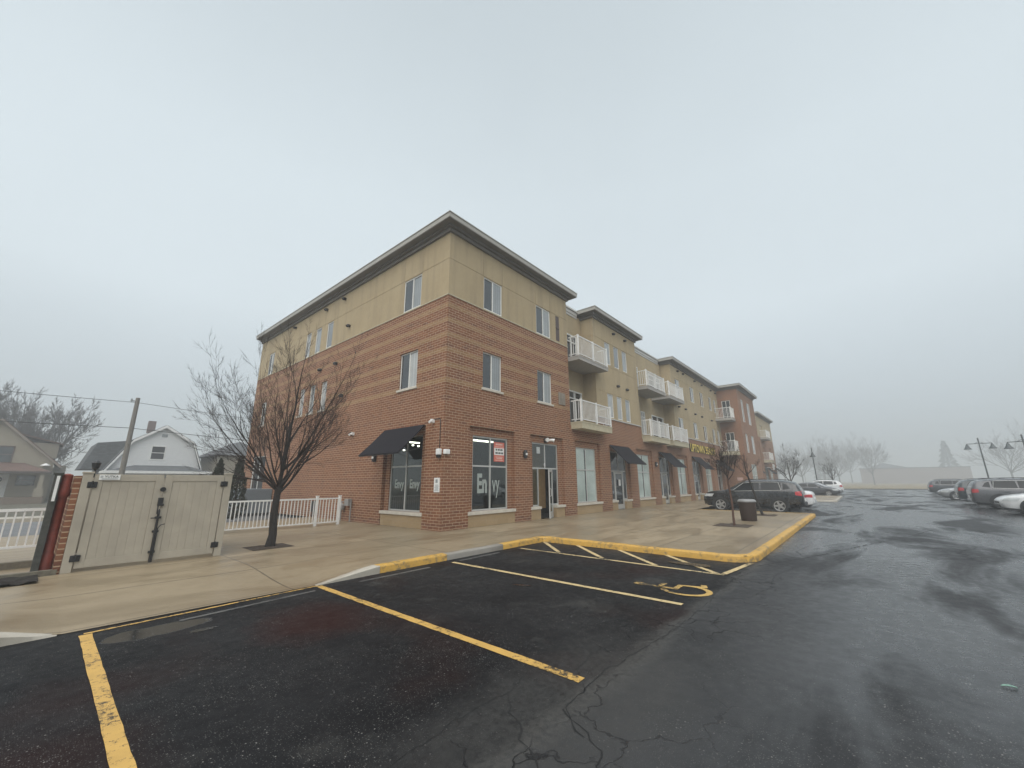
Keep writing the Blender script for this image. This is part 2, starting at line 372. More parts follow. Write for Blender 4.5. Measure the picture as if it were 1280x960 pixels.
# ---- ground materials
def asphalt():
    q = NM('wet_asphalt'); o = q.obj(); sp = q.n('ShaderNodeSeparateXYZ'); q.l(o, sp.inputs[0])
    wob = q.math('MULTIPLY', q.math('SUBTRACT', q.noise(1.8, 5, .65, o), .5), .42)
    X = q.math('ADD', sp.outputs['X'], wob); Y = q.math('ADD', sp.outputs['Y'], wob)
    seal = q.math('MULTIPLY', q.rng(Y, -8.58, -8.42), q.rng(X, 1.0, 1.3, 1, 0))     # sealed stalls
    mott = q.noise(.75, 6, .65, o); mid = q.noise(7, 4, .6, o); grit = q.noise(170, 2, .7, o)
    patch = q.noise(.35, 5, .6, q.map(o, (.55, 1.6, 1)), .6)                       # wet film, drawn out along the lane
    lane = q.mix(q.rng(mott, .3, .7), (.016, .0165, .0178), (.034, .0348, .0365))
    stall = q.mix(q.rng(mott, .3, .72), (.0045, .0045, .0055), (.0165, .0165, .0175))
    rust = q.math('MULTIPLY', q.rng(q.noise(.5, 3, .5, q.map(o, loc=(3.1, 1.7, 0))), .5, .66), .9)
    stall = q.mix(rust, stall, (.0135, .0055, .005))
    ox = q.math('DIVIDE', q.math('ADD', sp.outputs['X'], 6.15), .75); oy = q.math('DIVIDE', q.math('ADD', sp.outputs['Y'], 5.0), .85)
    orr = q.math('ADD', q.math('SQRT', q.math('ADD', q.math('MULTIPLY', ox, ox), q.math('MULTIPLY', oy, oy))), q.math('MULTIPLY', q.noise(2.6, 5, .65, o), 1.0))
    stall = q.mix(q.rng(orr, .9, 1.6, .9, 0), stall, (.020, .0055, .0045))
    stall = q.mix(q.math('MULTIPLY', q.rng(q.noise(.9, 5, .65, q.map(o, loc=(7.7, 3.3, 0))), .58, .70), q.rng(mid, .35, .6, .2, .8)), stall, (.045, .044, .041))
    c = q.mix(seal, lane, stall)
    # pale aggregate showing through where the binder has worn
    vo = q.n('ShaderNodeTexVoronoi'); vo.inputs['Scale'].default_value = 85; q.l(o, vo.inputs['Vector'])
    wn_ = q.n('ShaderNodeSeparateColor'); q.l(vo.outputs['Color'], wn_.inputs[0])
    spk = q.math('MULTIPLY', q.rng(vo.outputs['Distance'], .18, .34, 1, 0), q.rng(wn_.outputs[0], .40, .9))
    worn = q.rng(q.noise(1.1, 5, .7, q.map(o, loc=(9, 4, 0))), .40, .62, .10, 1)
    c = q.mix(q.math('MULTIPLY', spk, q.math('MULTIPLY', worn, .9)), c, (.21, .205, .19))
    vo3 = q.n('ShaderNodeTexVoronoi'); vo3.inputs['Scale'].default_value = 42; q.l(o, vo3.inputs['Vector'])
    wn3 = q.n('ShaderNodeSeparateColor'); q.l(vo3.outputs['Color'], wn3.inputs[0])
    c = q.mix(q.math('MULTIPLY', q.math('MULTIPLY', q.rng(vo3.outputs['Distance'], .16, .26, 1, 0), q.rng(wn3.outputs[1], .80, .95)), q.rng(worn, .1, 1, .3, 1)), c, (.26, .25, .235))
    # alligator cracking near the seam at the stall ends
    vc = q.n('ShaderNodeTexVoronoi', feature='DISTANCE_TO_EDGE'); vc.inputs['Scale'].default_value = 1.5
    dv = q.n('ShaderNodeVectorMath', operation='ADD'); q.l(o, dv.inputs[0])
    dn = q.n('ShaderNodeTexNoise'); dn.inputs['Scale'].default_value = 2.6; dn.inputs['Detail'].default_value = 4; q.l(o, dn.inputs['Vector'])
    ds = q.n('ShaderNodeVectorMath', operation='SCALE'); ds.inputs['Scale'].default_value = .55; q.l(dn.outputs['Color'], ds.inputs[0]); q.l(ds.outputs[0], dv.inputs[1])
    q.l(dv.outputs[0], vc.inputs['Vector'])
    band = q.rng(q.math('ABSOLUTE', q.math('ADD', Y, 8.75)), .25, .85, 1, 0)
    near = q.math('MULTIPLY', q.rng(q.noise(.45, 2, .5, q.map(o, loc=(1.4, 0, 0))), .42, .56), q.rng(X, 4.0, 7.0, 1, 0))
    crk = q.math('MULTIPLY', q.math('MULTIPLY', q.rng(vc.outputs['Distance'], .004, .016, 1, 0), band), near)
    vl = q.n('ShaderNodeTexVoronoi', feature='DISTANCE_TO_EDGE'); vl.inputs['Scale'].default_value = .23; q.l(dv.outputs[0], vl.inputs['Vector'])
    lng = q.math('MULTIPLY', q.rng(vl.outputs['Distance'], .003, .010, 1, 0), q.rng(X, 1.0, 2.0))
    lng = q.math('MULTIPLY', lng, q.rng(Y, -9.0, -8.4, 1, 0))
    damp = q.math('MULTIPLY', q.rng(vl.outputs['Distance'], .0, .09, 1, 0), q.math('MULTIPLY', q.rng(X, 1.0, 2.0), q.rng(mid, .3, .6, .2, 1)))
    dust = q.math('MULTIPLY', q.math('MULTIPLY', q.rng(q.math('ABSOLUTE', q.math('ADD', Y, 8.50)), .05, .16, 1, 0), q.rng(q.noise(22, 4, .7, o), .36, .58, .05, 1)), q.rng(X, .5, 2.0, 1, 0))
    wx = q.math('DIVIDE', q.math('ADD', sp.outputs['X'], 5.7), 1.9); wy = q.math('DIVIDE', q.math('ADD', sp.outputs['Y'], 8.45), .85)
    wr3 = q.math('ADD', q.math('SQRT', q.math('ADD', q.math('MULTIPLY', wx, wx), q.math('MULTIPLY', wy, wy))), q.math('MULTIPLY', q.noise(2.2, 5, .7, o), .9))
    c = q.mix(q.math('MULTIPLY', q.rng(wr3, 1.0, 1.5, 1, 0), q.rng(q.noise(16, 4, .7, o), .3, .6, .25, .85)), c, (.040, .0395, .038))
    c = q.mix(q.math('MULTIPLY', dust, .7), c, (.062, .060, .056))
    c = q.mix(q.math('MULTIPLY', damp, .5), c, (.014, .0145, .0155))
    allc = q.math('MAXIMUM', crk, lng)
    c = q.mix(allc, c, (.004, .004, .005))
    q.col(c)
    wet = q.rng(patch, .39, .52)
    far = q.math('MAXIMUM', q.rng(X, -.5, 3.5, 0, 1), q.rng(Y, -10.2, -8.7, .85, 0))
    dry = q.rng(mid, .3, .7, .52, .70)
    wetr = q.rng(mid, .3, .7, .17, .30)
    ro = q.n('ShaderNodeMix', data_type='FLOAT'); q.l(q.math('MULTIPLY', wet, far), ro.inputs[0]); q.l(dry, ro.inputs[2]); q.l(wetr, ro.inputs[3])
    pdx = q.math('DIVIDE', q.math('ADD', sp.outputs['X'], 7.42), .50); pdy = q.math('DIVIDE', q.math('ADD', sp.outputs['Y'], 3.95), .22)
    pr2 = q.math('SQRT', q.math('ADD', q.math('MULTIPLY', pdx, pdx), q.math('MULTIPLY', pdy, pdy)))
    pud = q.rng(q.math('ADD', pr2, q.math('MULTIPLY', q.noise(3, 4, .6, o), 1.1)), 1.45, 1.58, 1, 0)
    ro2 = q.n('ShaderNodeMix', data_type='FLOAT'); q.l(pud, ro2.inputs[0]); q.l(ro.outputs[0], ro2.inputs[2]); ro2.inputs[3].default_value = .12
    q.rough(ro2.outputs[0])
    q.l(q.math('ADD', q.math('ADD', q.rng(seal, 0, 1, .22, .10), q.math('MULTIPLY', q.math('MULTIPLY', wet, far), .28)), q.math('MULTIPLY', pud, .3)), q.b.inputs['Specular IOR Level'])
    h = q.math('ADD', q.math('MULTIPLY', grit, .5), q.math('SUBTRACT', q.math('MULTIPLY', spk, .8), q.math('MULTIPLY', allc, 4.0)))
    n = q.n('ShaderNodeBump'); n.inputs['Distance'].default_value = .006
    q.l(q.math('MULTIPLY', q.math('SUBTRACT', 1.0, pud), q.math('SUBTRACT', .55, q.math('MULTIPLY', q.math('MULTIPLY', wet, far), .33))), n.inputs['Strength'])
    q.l(h, n.inputs['Height']); q.l(n.outputs[0], q.b.inputs['Normal'])
    return q.m
M_ASPH = asphalt()
def concrete(name, c0, c1, joints=True, rough=.5):
    q = NM(name); o = q.obj(); sp = q.n('ShaderNodeSeparateXYZ'); q.l(o, sp.inputs[0])
    big = q.noise(.45, 6, .65, o); mid = q.noise(4, 5, .65, o); fine = q.noise(130, 2, .6, o)
    stain = q.noise(.9, 5, .6, q.map(o, (.5, 1.5, 1), (2, 5, 0)), .8)
    c = q.mix(q.rng(big, .3, .7), c0, c1)
    c = q.mix(q.rng(mid, .35, .7, 0, .35), c, tuple(x*.75 for x in c0))
    c = q.mix(q.rng(stain, .47, .66, 0, .75), c, (c0[0]*.60, c0[1]*.56, c0[2]*.50))
    spt = q.noise(9, 3, .6, q.map(o, loc=(4, 8, 0))); c = q.mix(q.rng(spt, .68, .74, 0, .5), c, tuple(x*.5 for x in c0))
    c = q.mix(q.rng(fine, .35, .7, 0, .25), c, tuple(x*1.25 for x in c1))
    h = q.math('MULTIPLY', fine, .3)
    if joints:
        ci = q.n('ShaderNodeCombineXYZ'); q.l(q.math('FLOOR', q.math('DIVIDE', q.math('ADD', sp.outputs['X'], 5.7), 3.3)), ci.inputs[0]); q.l(q.math('FLOOR', q.math('DIVIDE', q.math('ADD', sp.outputs['Y'], 1.6), 1.62)), ci.inputs[1])
        wv = q.n('ShaderNodeTexWhiteNoise', noise_dimensions='2D'); q.l(ci.outputs[0], wv.inputs['Vector'])
        c = q.mix(q.rng(wv.outputs['Value'], 0, 1, 0, .42), c, tuple(x*.55 for x in c0))
        def jl(axis, step, off):
            t = q.math('ABSOLUTE', q.math('SUBTRACT', q.math('FRACT', q.math('DIVIDE', q.math('ADD', sp.outputs[axis], off), step)), .5))
            return q.rng(t, .5-.018/step, .5-.008/step)
        j = q.math('MAXIMUM', jl('X', 3.3, 5.7), jl('Y', 1.62, 1.6))
        c = q.mix(q.math('MULTIPLY', j, .85), c, tuple(x*.30 for x in c0)); h = q.math('SUBTRACT', h, j)
    q.col(c); q.rough(q.rng(stain, .4, .66, rough, rough-.2)); q.bump(h, .4, .006); return q.m
M_CONC = concrete('tan_wet_concrete', (.240, .187, .118), (.310, .245, .160))
M_PALECONC = concrete('pale_concrete', (.34, .31, .26), (.42, .39, .33), False, .6)
M_KERBG = concrete('grey_kerb_concrete', (.20, .185, .16), (.28, .26, .23), False, .65)
def paint(name, c, under, amount, scale=16):
    q = NM(name); o = q.obj()
    nz = q.noise(scale, 6, .75, o); n2 = q.noise(1.4, 3, .5, o); n3 = q.noise(120, 2, .6, o)
    wear = q.rng(q.math('ADD', q.math('ADD', nz, q.math('MULTIPLY', n3, .35)), q.math('MULTIPLY', n2, .6)), amount, amount+.10)
    cc = q.mix(q.rng(q.noise(5, 4, .6, o), .3, .7), tuple(x*.82 for x in c), c)
    q.col(q.mix(wear, cc, under)); q.rough(.55); q.bump(nz, .3, .004); return q.m
M_LINE = paint('worn_yellow_line_paint', (.55, .335, .085), (.02, .018, .014), 1.00)
M_LINE2 = paint('pale_yellow_line_paint', (.55, .42, .21), (.03, .028, .022), 1.02)
M_SYMB = paint('worn_symbol_paint', (.50, .32, .085), (.022, .02, .015), .95)
M_KERBY = paint('yellow_kerb_paint', (.54, .315, .06), (.20, .14, .06), 1.0, 9)
M_FADED = paint('faded_grey_line', (.10, .098, .092), (.03, .03, .03), .98)
M_TAR = simple('wet_tar', (.006, .0058, .006), .25, var=.2)
M_CRACK = simple('open_crack', (.004, .004, .004), .8, var=.1)
M_GRASS = simple('dry_winter_grass', (.20, .155, .085), .95, var=.35, scale=.7, bump=.5)
M_LAWN = simple('dull_lawn', (.075, .068, .045), .95, var=.4, scale=1.2, bump=.5)

# ------------------------------------------------------------------ ground
ZP = -.13
g = MB(); g.quad((-600, -600, -.16), (700, -600, -.16), (700, 600, -.16), (-600, 600, -.16)); structure(g, 'ground', M_GRASS)
g = MB(); g.quad((-60, -60, ZP), (92, -60, ZP), (92, 4, ZP), (-60, 4, ZP)); structure(g, 'parking_lot', M_ASPH)
g = MB(); g.quad((-60, 22.5, -.150), (150, 22.5, -.150), (150, 70, -.150), (-60, 70, -.150)); structure(g, 'lawn', M_LAWN)
g = MB(); g.quad((-60, 9.5, -.140), (150, 9.5, -.140), (150, 19.0, -.140), (-60, 19.0, -.140)); structure(g, 'street', simple('grey_street', (.11, .112, .115), .6, var=.12, scale=.8))
g = MB(); g.box(-60, 150, 19.6, 21.4, -.3, 0.0); g.box(-60, 150, 9.3, 9.48, -.3, -.03); structure(g, 'far_pavement', M_PALECONC)
g = MB(); g.box(92.0, 92.2, -60, 4, -.3, .0); structure(g, 'lot_edge_kerb', simple('dark_kerb', (.05, .045, .035), .8))
# pavement with the dropped kerb in front of the enclosure: a height grid
def walk_z(x, y):
    a = 0.0
    if x < -4.2 and y < -.9:
        t = min(1, max(0, (-.9-y)/2.3)); k = min(1, max(0, (-4.2-x)/1.15)); k2 = min(1, max(0, (x+8.75)/.55)) if x < -8.2 else 1
        a = -.122*t*t*(3-2*t)*k*k2
    return a
def grid_walk(x0, x1, y0, y1, nx, ny, mb):
    P = []; F = []
    for j in range(ny+1):
        for i in range(nx+1):
            x = x0+(x1-x0)*i/nx; y = y0+(y1-y0)*j/ny; P.append((x, y, walk_z(x, y)))
    for j in range(ny):
        for i in range(nx):
            a = j*(nx+1)+i; F.append((a, a+1, a+nx+2, a+nx+1))
    mb.add(P, F)
g = MB(); grid_walk(-13, -4.2, -3.3, 0, 60, 26, g)
g.quad((-13, 0, 0), (0.1, 0, 0), (0.1, 9.3, 0), (-13, 9.3, 0))
g.quad((-4.2, -3.14, 0), (72, -3.14, 0), (72, .9, 0), (-4.2, .9, 0)) if False else g.quad((-4.2, -3.14, 0), (72, -3.14, 0), (72, 0, 0), (-4.2, 0, 0))
g.quad((1.16, -8.34, 0), (15.4, -8.34, 0), (15.4, -3.14, 0), (1.16, -3.14, 0))
g.quad((32.5, -8.5, 0), (44.5, -8.5, 0), (44.5, -3.14, 0), (32.5, -3.14, 0))
g.quad((1.16, 0, 0), (72, 0, 0), (72, .12, 0), (1.16, .12, 0))
structure(g, 'pavement', M_CONC)
# kerbs: swept section along rounded lines (outer face is to the right of travel)
def kerb(path, name, mat, w=.17, top=.006):
    mb = MB(); P = [Vector((x, y)) for x, y in path]; n = len(P); prof = [(0, -.3), (0, top-.035), (.012, top-.010), (.035, top), (w, top), (w, -.3)]
    V = []
    for i, p in enumerate(P):
        a = (P[i]-P[i-1]).normalized() if i else (P[1]-P[0]).normalized()
        b = (P[i+1]-P[i]).normalized() if i < n-1 else a
        t = (a+b).normalized(); nrm = Vector((-t.y, t.x)); k = 1/max(.5, nrm.dot(Vector((-a.y, a.x))))
        wob = rng.uniform(-.004, .004)
        for d, z in prof:
            q = p + nrm*(d*k); V.append((q.x, q.y, z+(wob if z > -.1 else 0)))
    m = len(prof); F = []
    for i in range(n-1):
        for k in range(m-1): F.append((i*m+k, (i+1)*m+k, (i+1)*m+k+1, i*m+k+1))
    F += [tuple(range(m)), tuple(range((n-1)*m+m-1, (n-1)*m-1, -1))]
    mb.add(V, F); return structure(mb, name, mat, smooth=50)
def sub(a, b, n): return [(a[0]+(b[0]-a[0])*i/n, a[1]+(b[1]-a[1])*i/n) for i in range(n+1)]
kerb(sub((-4.2, -3.30), (-2.55, -3.30), 6), 'yellow_kerb', M_KERBY)
kerb(sub((-2.545, -3.30), (-.72, -3.30), 6), 'concrete_kerb', M_KERBG, top=.0)
arc = [(1.6-.6*math.cos(a), -7.9-.6*math.sin(a)) for a in [math.pi/2*k/8 for k in range(9)]]
kerb(sub((-.715, -3.30), (.80, -3.30), 6)+[(.95, -3.33), (1.0, -3.45)]+sub((1.0, -3.6), (1.0, -7.8), 14)+arc+sub((1.75, -8.5), (15.3, -8.5), 30)+[(15.5, -8.42), (15.57, -8.25)]+sub((15.57, -8.1), (15.57, -3.35), 8), 'yellow_kerb', M_KERBY)
kerb([(32.33, -3.3), (32.33, -8.3), (32.5, -8.6), (32.8, -8.67), (44.3, -8.67), (44.6, -8.5), (44.67, -8.2), (44.67, -3.3)], 'concrete_kerb', M_PALECONC)
# pale flared edge of the dropped kerb
m = MB(); V = []
xs_ = [-13+8.82*k/90 for k in range(91)]
for x in xs_:
    z = max(walk_z(x, -3.3), -.122)+.004; h = min(1, max(0, (z+.118)/.09)); V += [(x, -3.31-.02*(1-h), -.2), (x, -3.31, z-.012), (x, -3.295, z), (x, -3.30+.03+.16*h, max(walk_z(x, -3.27+.16*h), -.13)+.004)]
m.add(V, [(4*i+k, 4*i+4+k, 4*i+5+k, 4*i+1+k) for i in range(90) for k in range(3) if walk_z(xs_[i], -3.3) > -.115 or walk_z(xs_[i+1], -3.3) > -.115]); structure(m, 'dropped_kerb', M_PALECONC, smooth=40)
# painted lines
def wobble_line(mb, a, b, w, z, n=40, j=.0035, taper=True):
    a = Vector(a); b = Vector(b); t = (b-a).normalized(); nr = Vector((-t.y, t.x)); V = []
    for i in range(n+1):
        p = a+(b-a)*i/n; l = w/2+rng.uniform(-j, j); rgt = w/2+rng.uniform(-j, j)
        V += [(*(p+nr*l), z), (*(p-nr*rgt), z)]
    mb.add(V, [(2*i, 2*i+1, 2*i+3, 2*i+2) for i in range(n)])
ZL = ZP+.005
def stall(name, a, b, w, mat):
    m = MB(); wobble_line(m, a, b, w, ZL); return structure(m, name, mat)
for a, b in (((-7.99, -3.52), (-8.08, -9.2)), ((-5.33, -3.36), (-5.38, -8.33))): stall('parking_line', a, b, .105, M_LINE)
stall('parking_line', (-2.61, -3.56), (-2.64, -8.27), .10, M_LINE2)
m = MB(); wobble_line(m, (-8.0, -3.47), (-5.33, -3.345), .05, ZL, j=.006); structure(m, 'edge_line', M_LINE)
m = MB()
wobble_line(m, (-.30, -3.52), (-.36, -8.26), .09, ZL)
for a, b in (((.97, -3.34), (-.24, -4.66)), ((.97, -4.42), (-.26, -5.80)), ((.97, -5.60), (-.30, -7.00)), ((.97, -6.75), (-.36, -8.16)), ((-.30, -8.24), (1.12, -8.42))):
    wobble_line(m, a, b, .10, ZL+.004)
structure(m, 'hatched_aisle', M_LINE2)
m = MB(); wobble_line(m, (-4.75, -3.62), (-3.25, -3.60), .09, ZL); wobble_line(m, (-2.4, -3.55), (-1.1, -3.52), .09, ZL); wobble_line(m, (-7.2, -3.75), (-5.5, -3.62), .07, ZL)
structure(m, 'faded_line', M_FADED)
# wheelchair symbol, upright towards the building
def symbol():
    m = MB(); z = ZL; ox, oy = -1.80, -8.38; s = 1.12
    def T(u, v): return (ox+u*s*.86, oy+v*s, z)
    def strip(pts, w):
        for i in range(len(pts)-1):
            a = Vector(pts[i]); b = Vector(pts[i+1]); t = (b-a).normalized(); nr = Vector((-t.y, t.x))*w/2; a2 = a-t*w*.3; b2 = b+t*w*.3
            zz = .0005*i
            P = [T(*(a2+nr)), T(*(a2-nr)), T(*(b2-nr)), T(*(b2+nr))]; m.add([(p[0], p[1], p[2]+zz) for p in P], [(0, 1, 2, 3)])
    n = 20; m.add([(*T(-.10+.085*math.cos(2*math.pi*k/n), .92+.085*math.sin(2*math.pi*k/n))[:2], z+.004) for k in range(n)], [tuple(range(n))])
    strip([(-.10, .86), (-.06, .42), (.20, .42), (.30, .12), (.42, .16)], .08); strip([(-.08, .64), (.17, .64)], .07)
    A = [(-.06+.30*math.cos(a), .28+.30*math.sin(a)) for a in [R(118)+R(240)*k/22 for k in range(23)]]
    V = []
    for k, p in enumerate(A):
        d = Vector((p[0]+.06, p[1]-.28)).normalized(); V += [(*T(*(Vector(p)+d*.04))[:2], z+.002), (*T(*(Vector(p)-d*.04))[:2], z+.002)]
    m.add(V, [(2*k, 2*k+1, 2*k+3, 2*k+2) for k in range(22)])
    return structure(m, 'wheelchair_symbol', M_SYMB)
symbol()
# tar patch over the drain, open cracks
def blob(cx, cy, rx, ry, z, n=26, seed=1, rot=0):
    q = random.Random(seed); P = []
    for k in range(n):
        a = 2*math.pi*k/n; s = q.uniform(.8, 1.12); x = rx*s*math.cos(a); y = ry*s*math.sin(a)
        P.append((cx+x*math.cos(rot)-y*math.sin(rot), cy+x*math.sin(rot)+y*math.cos(rot), z))
    return P
m = MB(); P = blob(.22, -7.5, .16, .42, ZL+.009, seed=4); m.add(P, [tuple(range(len(P)))])
P = blob(-3.2, -5.9, .05, .16, ZL, seed=9, rot=.4); m.add(P, [tuple(range(len(P)))])
P = blob(-7.1, -4.35, .14, .06, ZL, seed=12); m.add(P, [tuple(range(len(P)))])
structure(m, 'tar_patch', M_TAR)
def crack(mb, pts, w0, seed):
    q = random.Random(seed); Q = []
    for i in range(len(pts)-1):
        a = Vector(pts[i]); b = Vector(pts[i+1]); L = (b-a).length; n = max(3, int(L/.07))
        for k in range(n): Q.append(a+(b-a)*k/n+Vector((q.gauss(0, .013), q.gauss(0, .013))))
    Q.append(Vector(pts[-1])); V = []
    for i, p in enumerate(Q):
        t = (Q[min(i+1, len(Q)-1)]-Q[max(i-1, 0)]).normalized(); nr = Vector((-t.y, t.x)); w = w0*.75*q.uniform(.2, 1.1)
        V += [(*(p+nr*w), ZP+.0025), (*(p-nr*w), ZP+.0025)]
    mb.add(V, [(2*i, 2*i+1, 2*i+3, 2*i+2) for i in range(len(Q)-1)])
m = MB()
for k, (pts, w) in enumerate((
    ([(-7.6, -7.75), (-7.05, -7.99), (-6.4, -7.95), (-5.9, -7.98), (-5.6, -7.9), (-5.2, -7.6), (-4.9, -7.75)], .009),
    ([(-6.6, -8.9), (-6.3, -8.45), (-6.12, -8.2), (-5.95, -8.0)], .011), ([(-6.05, -8.75), (-5.85, -8.45), (-5.55, -8.42), (-5.13, -8.4), (-4.5, -8.45), (-3.87, -8.50), (-3.0, -8.52), (-2.1, -8.5), (-1.3, -8.42), (-.4, -8.5), (.4, -8.62)], .010),
    ([(-5.5, -8.43), (-5.25, -8.2), (-4.85, -8.12), (-4.4, -8.18), (-4.1, -8.45)], .008), ([(-4.85, -8.12), (-4.6, -7.85), (-4.1, -7.9), (-3.6, -8.2)], .007),
    ([(-2.9, -8.52), (-2.75, -8.15), (-2.3, -8.1), (-1.9, -8.35)], .008), ([(-2.1, -8.5), (-1.7, -8.9), (-.9, -9.05), (.1, -8.95), (1.2, -9.15)], .009),
    ([(.9, -8.55), (2.5, -9.2), (4.2, -9.75), (6.2, -10.4), (8.5, -11.2), (11.5, -12.0)], .022), ([(2.5, -9.2), (3.4, -8.95), (4.6, -9.1)], .012),
    ([(-6.9, -9.4), (-6.5, -9.05), (-6.1, -8.9), (-5.85, -8.45)], .010), ([(-.6, -8.5), (-.3, -8.85), (.1, -8.95)], .008))):
    crack(m, pts, w, 30+k)
structure(m, 'pavement_cracks', M_CRACK)
# tree pits, mulch bed
def pit(cx, cy, a, b, mat=M_SOIL):
    m = MB(); n = 8; P = []; F = []
    q = random.Random(int(cx*100))
    for j in range(n+1):
        for i in range(n+1): P.append((cx-a+2*a*i/n, cy-b+2*b*j/n, .006+(q.uniform(0, .035) if 0 < i < n and 0 < j < n else 0)))
    for j in range(n):
        for i in range(n): k = j*(n+1)+i; F.append((k, k+1, k+n+2, k+n+1))
    m.add(P, F); return structure(m, 'tree_pit', mat)
pit(-4.62, .90, .46, .40); pit(7.44, -6.75, .55, .55); pit(13.03, -6.73, .55, .55)
m = MB(); P = []; F = []; q = random.Random(3)
for j in range(15):
    for i in range(24): P.append((-10.6+2.27*i/23, -.30+.69*j/14, .008+q.uniform(0, .05)))
for j in range(14):
    for i in range(23): k = j*24+i; F.append((k, k+1, k+25, k+24))
m.add(P, F); structure(m, 'mulch_bed', M_MULCH)

# ------------------------------------------------------------------ the long apartment building
BLD = thing('apartment_building', 'long three-storey red brick and tan stucco building with shops below and flats above', 'building')
H_TOP, H_BR = 10.85, 8.17
def wall(mb, O, u, n, u0, u1, v0, v1, holes=()):
    """vertical wall: u = horizontal dir, n = outward normal; holes (a,b,c,d,depth,back)"""
    O = Vector(O); u = Vector(u); n = Vector(n); uc = Vector((0, 0, 1)).cross(n)
    us = sorted({u0, u1, *[min(max(h[0], u0), u1) for h in holes], *[min(max(h[1], u0), u1) for h in holes]})
    vs = sorted({v0, v1, *[min(max(h[2], v0), v1) for h in holes], *[min(max(h[3], v0), v1) for h in holes]})
    def Pt(a, b, d=0): return O+u*a+Vector((0, 0, b))-n*d
    flip = uc.dot(u) < 0
    def Q(a, b, c, d, uvs):
        P = [a, b, c, d]
        if flip: P = P[::-1]; uvs = uvs[::-1]
        mb.add(P, [(0, 1, 2, 3)], [uvs])
    def hole(a, b):
        for h in holes:
            if h[0] < a < h[1] and h[2] < b < h[3]: return h
    ou = O.x*u.x+O.y*u.y
    for i in range(len(us)-1):
        for j in range(len(vs)-1):
            a, b, c, d = us[i], us[i+1], vs[j], vs[j+1]
            h = hole((a+b)/2, (c+d)/2)
            if h is None: dep = 0
            elif h[5]: dep = h[4]
            else: continue
            Q(Pt(a, c, dep), Pt(b, c, dep), Pt(b, d, dep), Pt(a, d, dep), [(ou+a, c), (ou+b, c), (ou+b, d), (ou+a, d)])
    for h in holes:
        a, b, c, d, dep = h[:5]
        if c > v0+1e-6: Q(Pt(a, c), Pt(b, c), Pt(b, c, dep), Pt(a, c, dep), [(ou+a, c), (ou+b, c), (ou+b, c+dep), (ou+a, c+dep)])
        if d < v1-1e-6: Q(Pt(a, d, dep), Pt(b, d, dep), Pt(b, d), Pt(a, d), [(ou+a, d), (ou+b, d), (ou+b, d+dep), (ou+a, d+dep)])
        Q(Pt(a, c, dep), Pt(a, d, dep), Pt(a, d), Pt(a, c), [(ou+a+dep, c), (ou+a+dep, d), (ou+a, d), (ou+a, c)])
        Q(Pt(b, c), Pt(b, d), Pt(b, d, dep), Pt(b, c, dep), [(ou+b, c), (ou+b, d), (ou+b+dep, d), (ou+b+dep, c)])
S, N_, E_, Wd = (0, -1, 0), (0, 1, 0), (1, 0, 0), (-1, 0, 0)
X3, X2 = 9.64, 6.46      # heads of the third and second floor windows
G = .011                 # depth of a stucco reveal
# window helper: frame + sash panes; kind 'pair' dark left / blinds right
def window(O, u, n, a, b, c, d, depth, kind='pair', sill=False, frame=M_WFRAME):
    swap = n == (-1, 0, 0)
    O = Vector(O); u = Vector(u); n = Vector(n)
    def bx(mb, a0, a1, c0, c1, d0, d1):   # d measured inward from the wall face
        P0 = O+u*a0-n*d0; P1 = O+u*a1-n*d1
        mb.box(P0.x, P1.x, P0.y, P1.y, c0, c1)
    t = .05; fr = MB(); di, do = depth-.005, depth-.065
    bx(fr, a, a+t, c, d, do, di); bx(fr, b-t, b, c, d, do, di); bx(fr, a+t, b-t, c, c+t, do, di); bx(fr, a+t, b-t, d-t, d, do, di)
    mid = (a+b)/2
    if kind in ('pair', 'dark'): bx(fr, mid-t/2, mid+t/2, c+t, d-t, do, di)
    if kind == 'hung': bx(fr, a+t, b-t, (c+d)/2-.03, (c+d)/2+.03, do, di)
    o = fr.build('window', frame, BLD)
    pz = depth-.03
    def pane(a0, a1, mat, dd=0): m = MB(); bx(m, a0, a1, c+t, d-t, pz-.012+dd, pz+.012+dd); m.build('pane', mat, o)
    BM = rng.choice(M_BLINDS)
    if kind == 'pair':
        pane(a+t, mid-t/2, BM if swap else M_GLASS, .01); pane(mid+t/2, b-t, M_GLASS if swap else BM, -.008)
    elif kind == 'dark': pane(a+t, mid-t/2, M_GLASS); pane(mid+t/2, b-t, M_GLASS, .01)
    elif kind == 'blind': pane(a+t, b-t, BM)
    else: pane(a+t, b-t, M_GLASS)
    if sill:
        m = MB(); bx(m, a-.06, b+.06, c-.085, c-.002, -.045, depth-.07); m.build('sill', M_SILL, o)
    return o

# --- holes per wall
front1_up, front1_br = [], []
pairs1 = [(1.82, 2.92), (5.31, 6.45)]
for a, b in pairs1:
    front1_up.append((a, b, 8.24, X3, .09, False)); front1_br.append((a, b, 5.0, X2, .13, False))
ZG = 9.66
front1_up.append((0, 7.95, ZG, ZG+.016, G, True))
for x in (1.78, 2.95, 5.28, 6.48): front1_up.append((x-.007, x+.007, ZG+.016, H_TOP-.08, G, True))
front1_up.append((6.93, 7.24, 8.30, 9.62, .06, True))
# shop bays
BAYS = [1.2, 4.72, 8.26, 11.88, 15.44, 19.08, 22.7, 26.36, 30.0, 33.72]
BW, BT = 2.50, 3.49
KIND = ['window', 'open_door', 'window', 'door', 'window', 'door', 'window', 'door', 'window', 'door']
shop_holes = [(x, x+BW, 0, BT, .13, False) for x in BAYS]
wb = MB()
wall(wb, (0, 0, 0), E_, S, 0, 7.95, 0, H_BR, shop_holes[:2]+front1_br+[(6.96, 7.54, 5.08, 5.70, .05, True)])
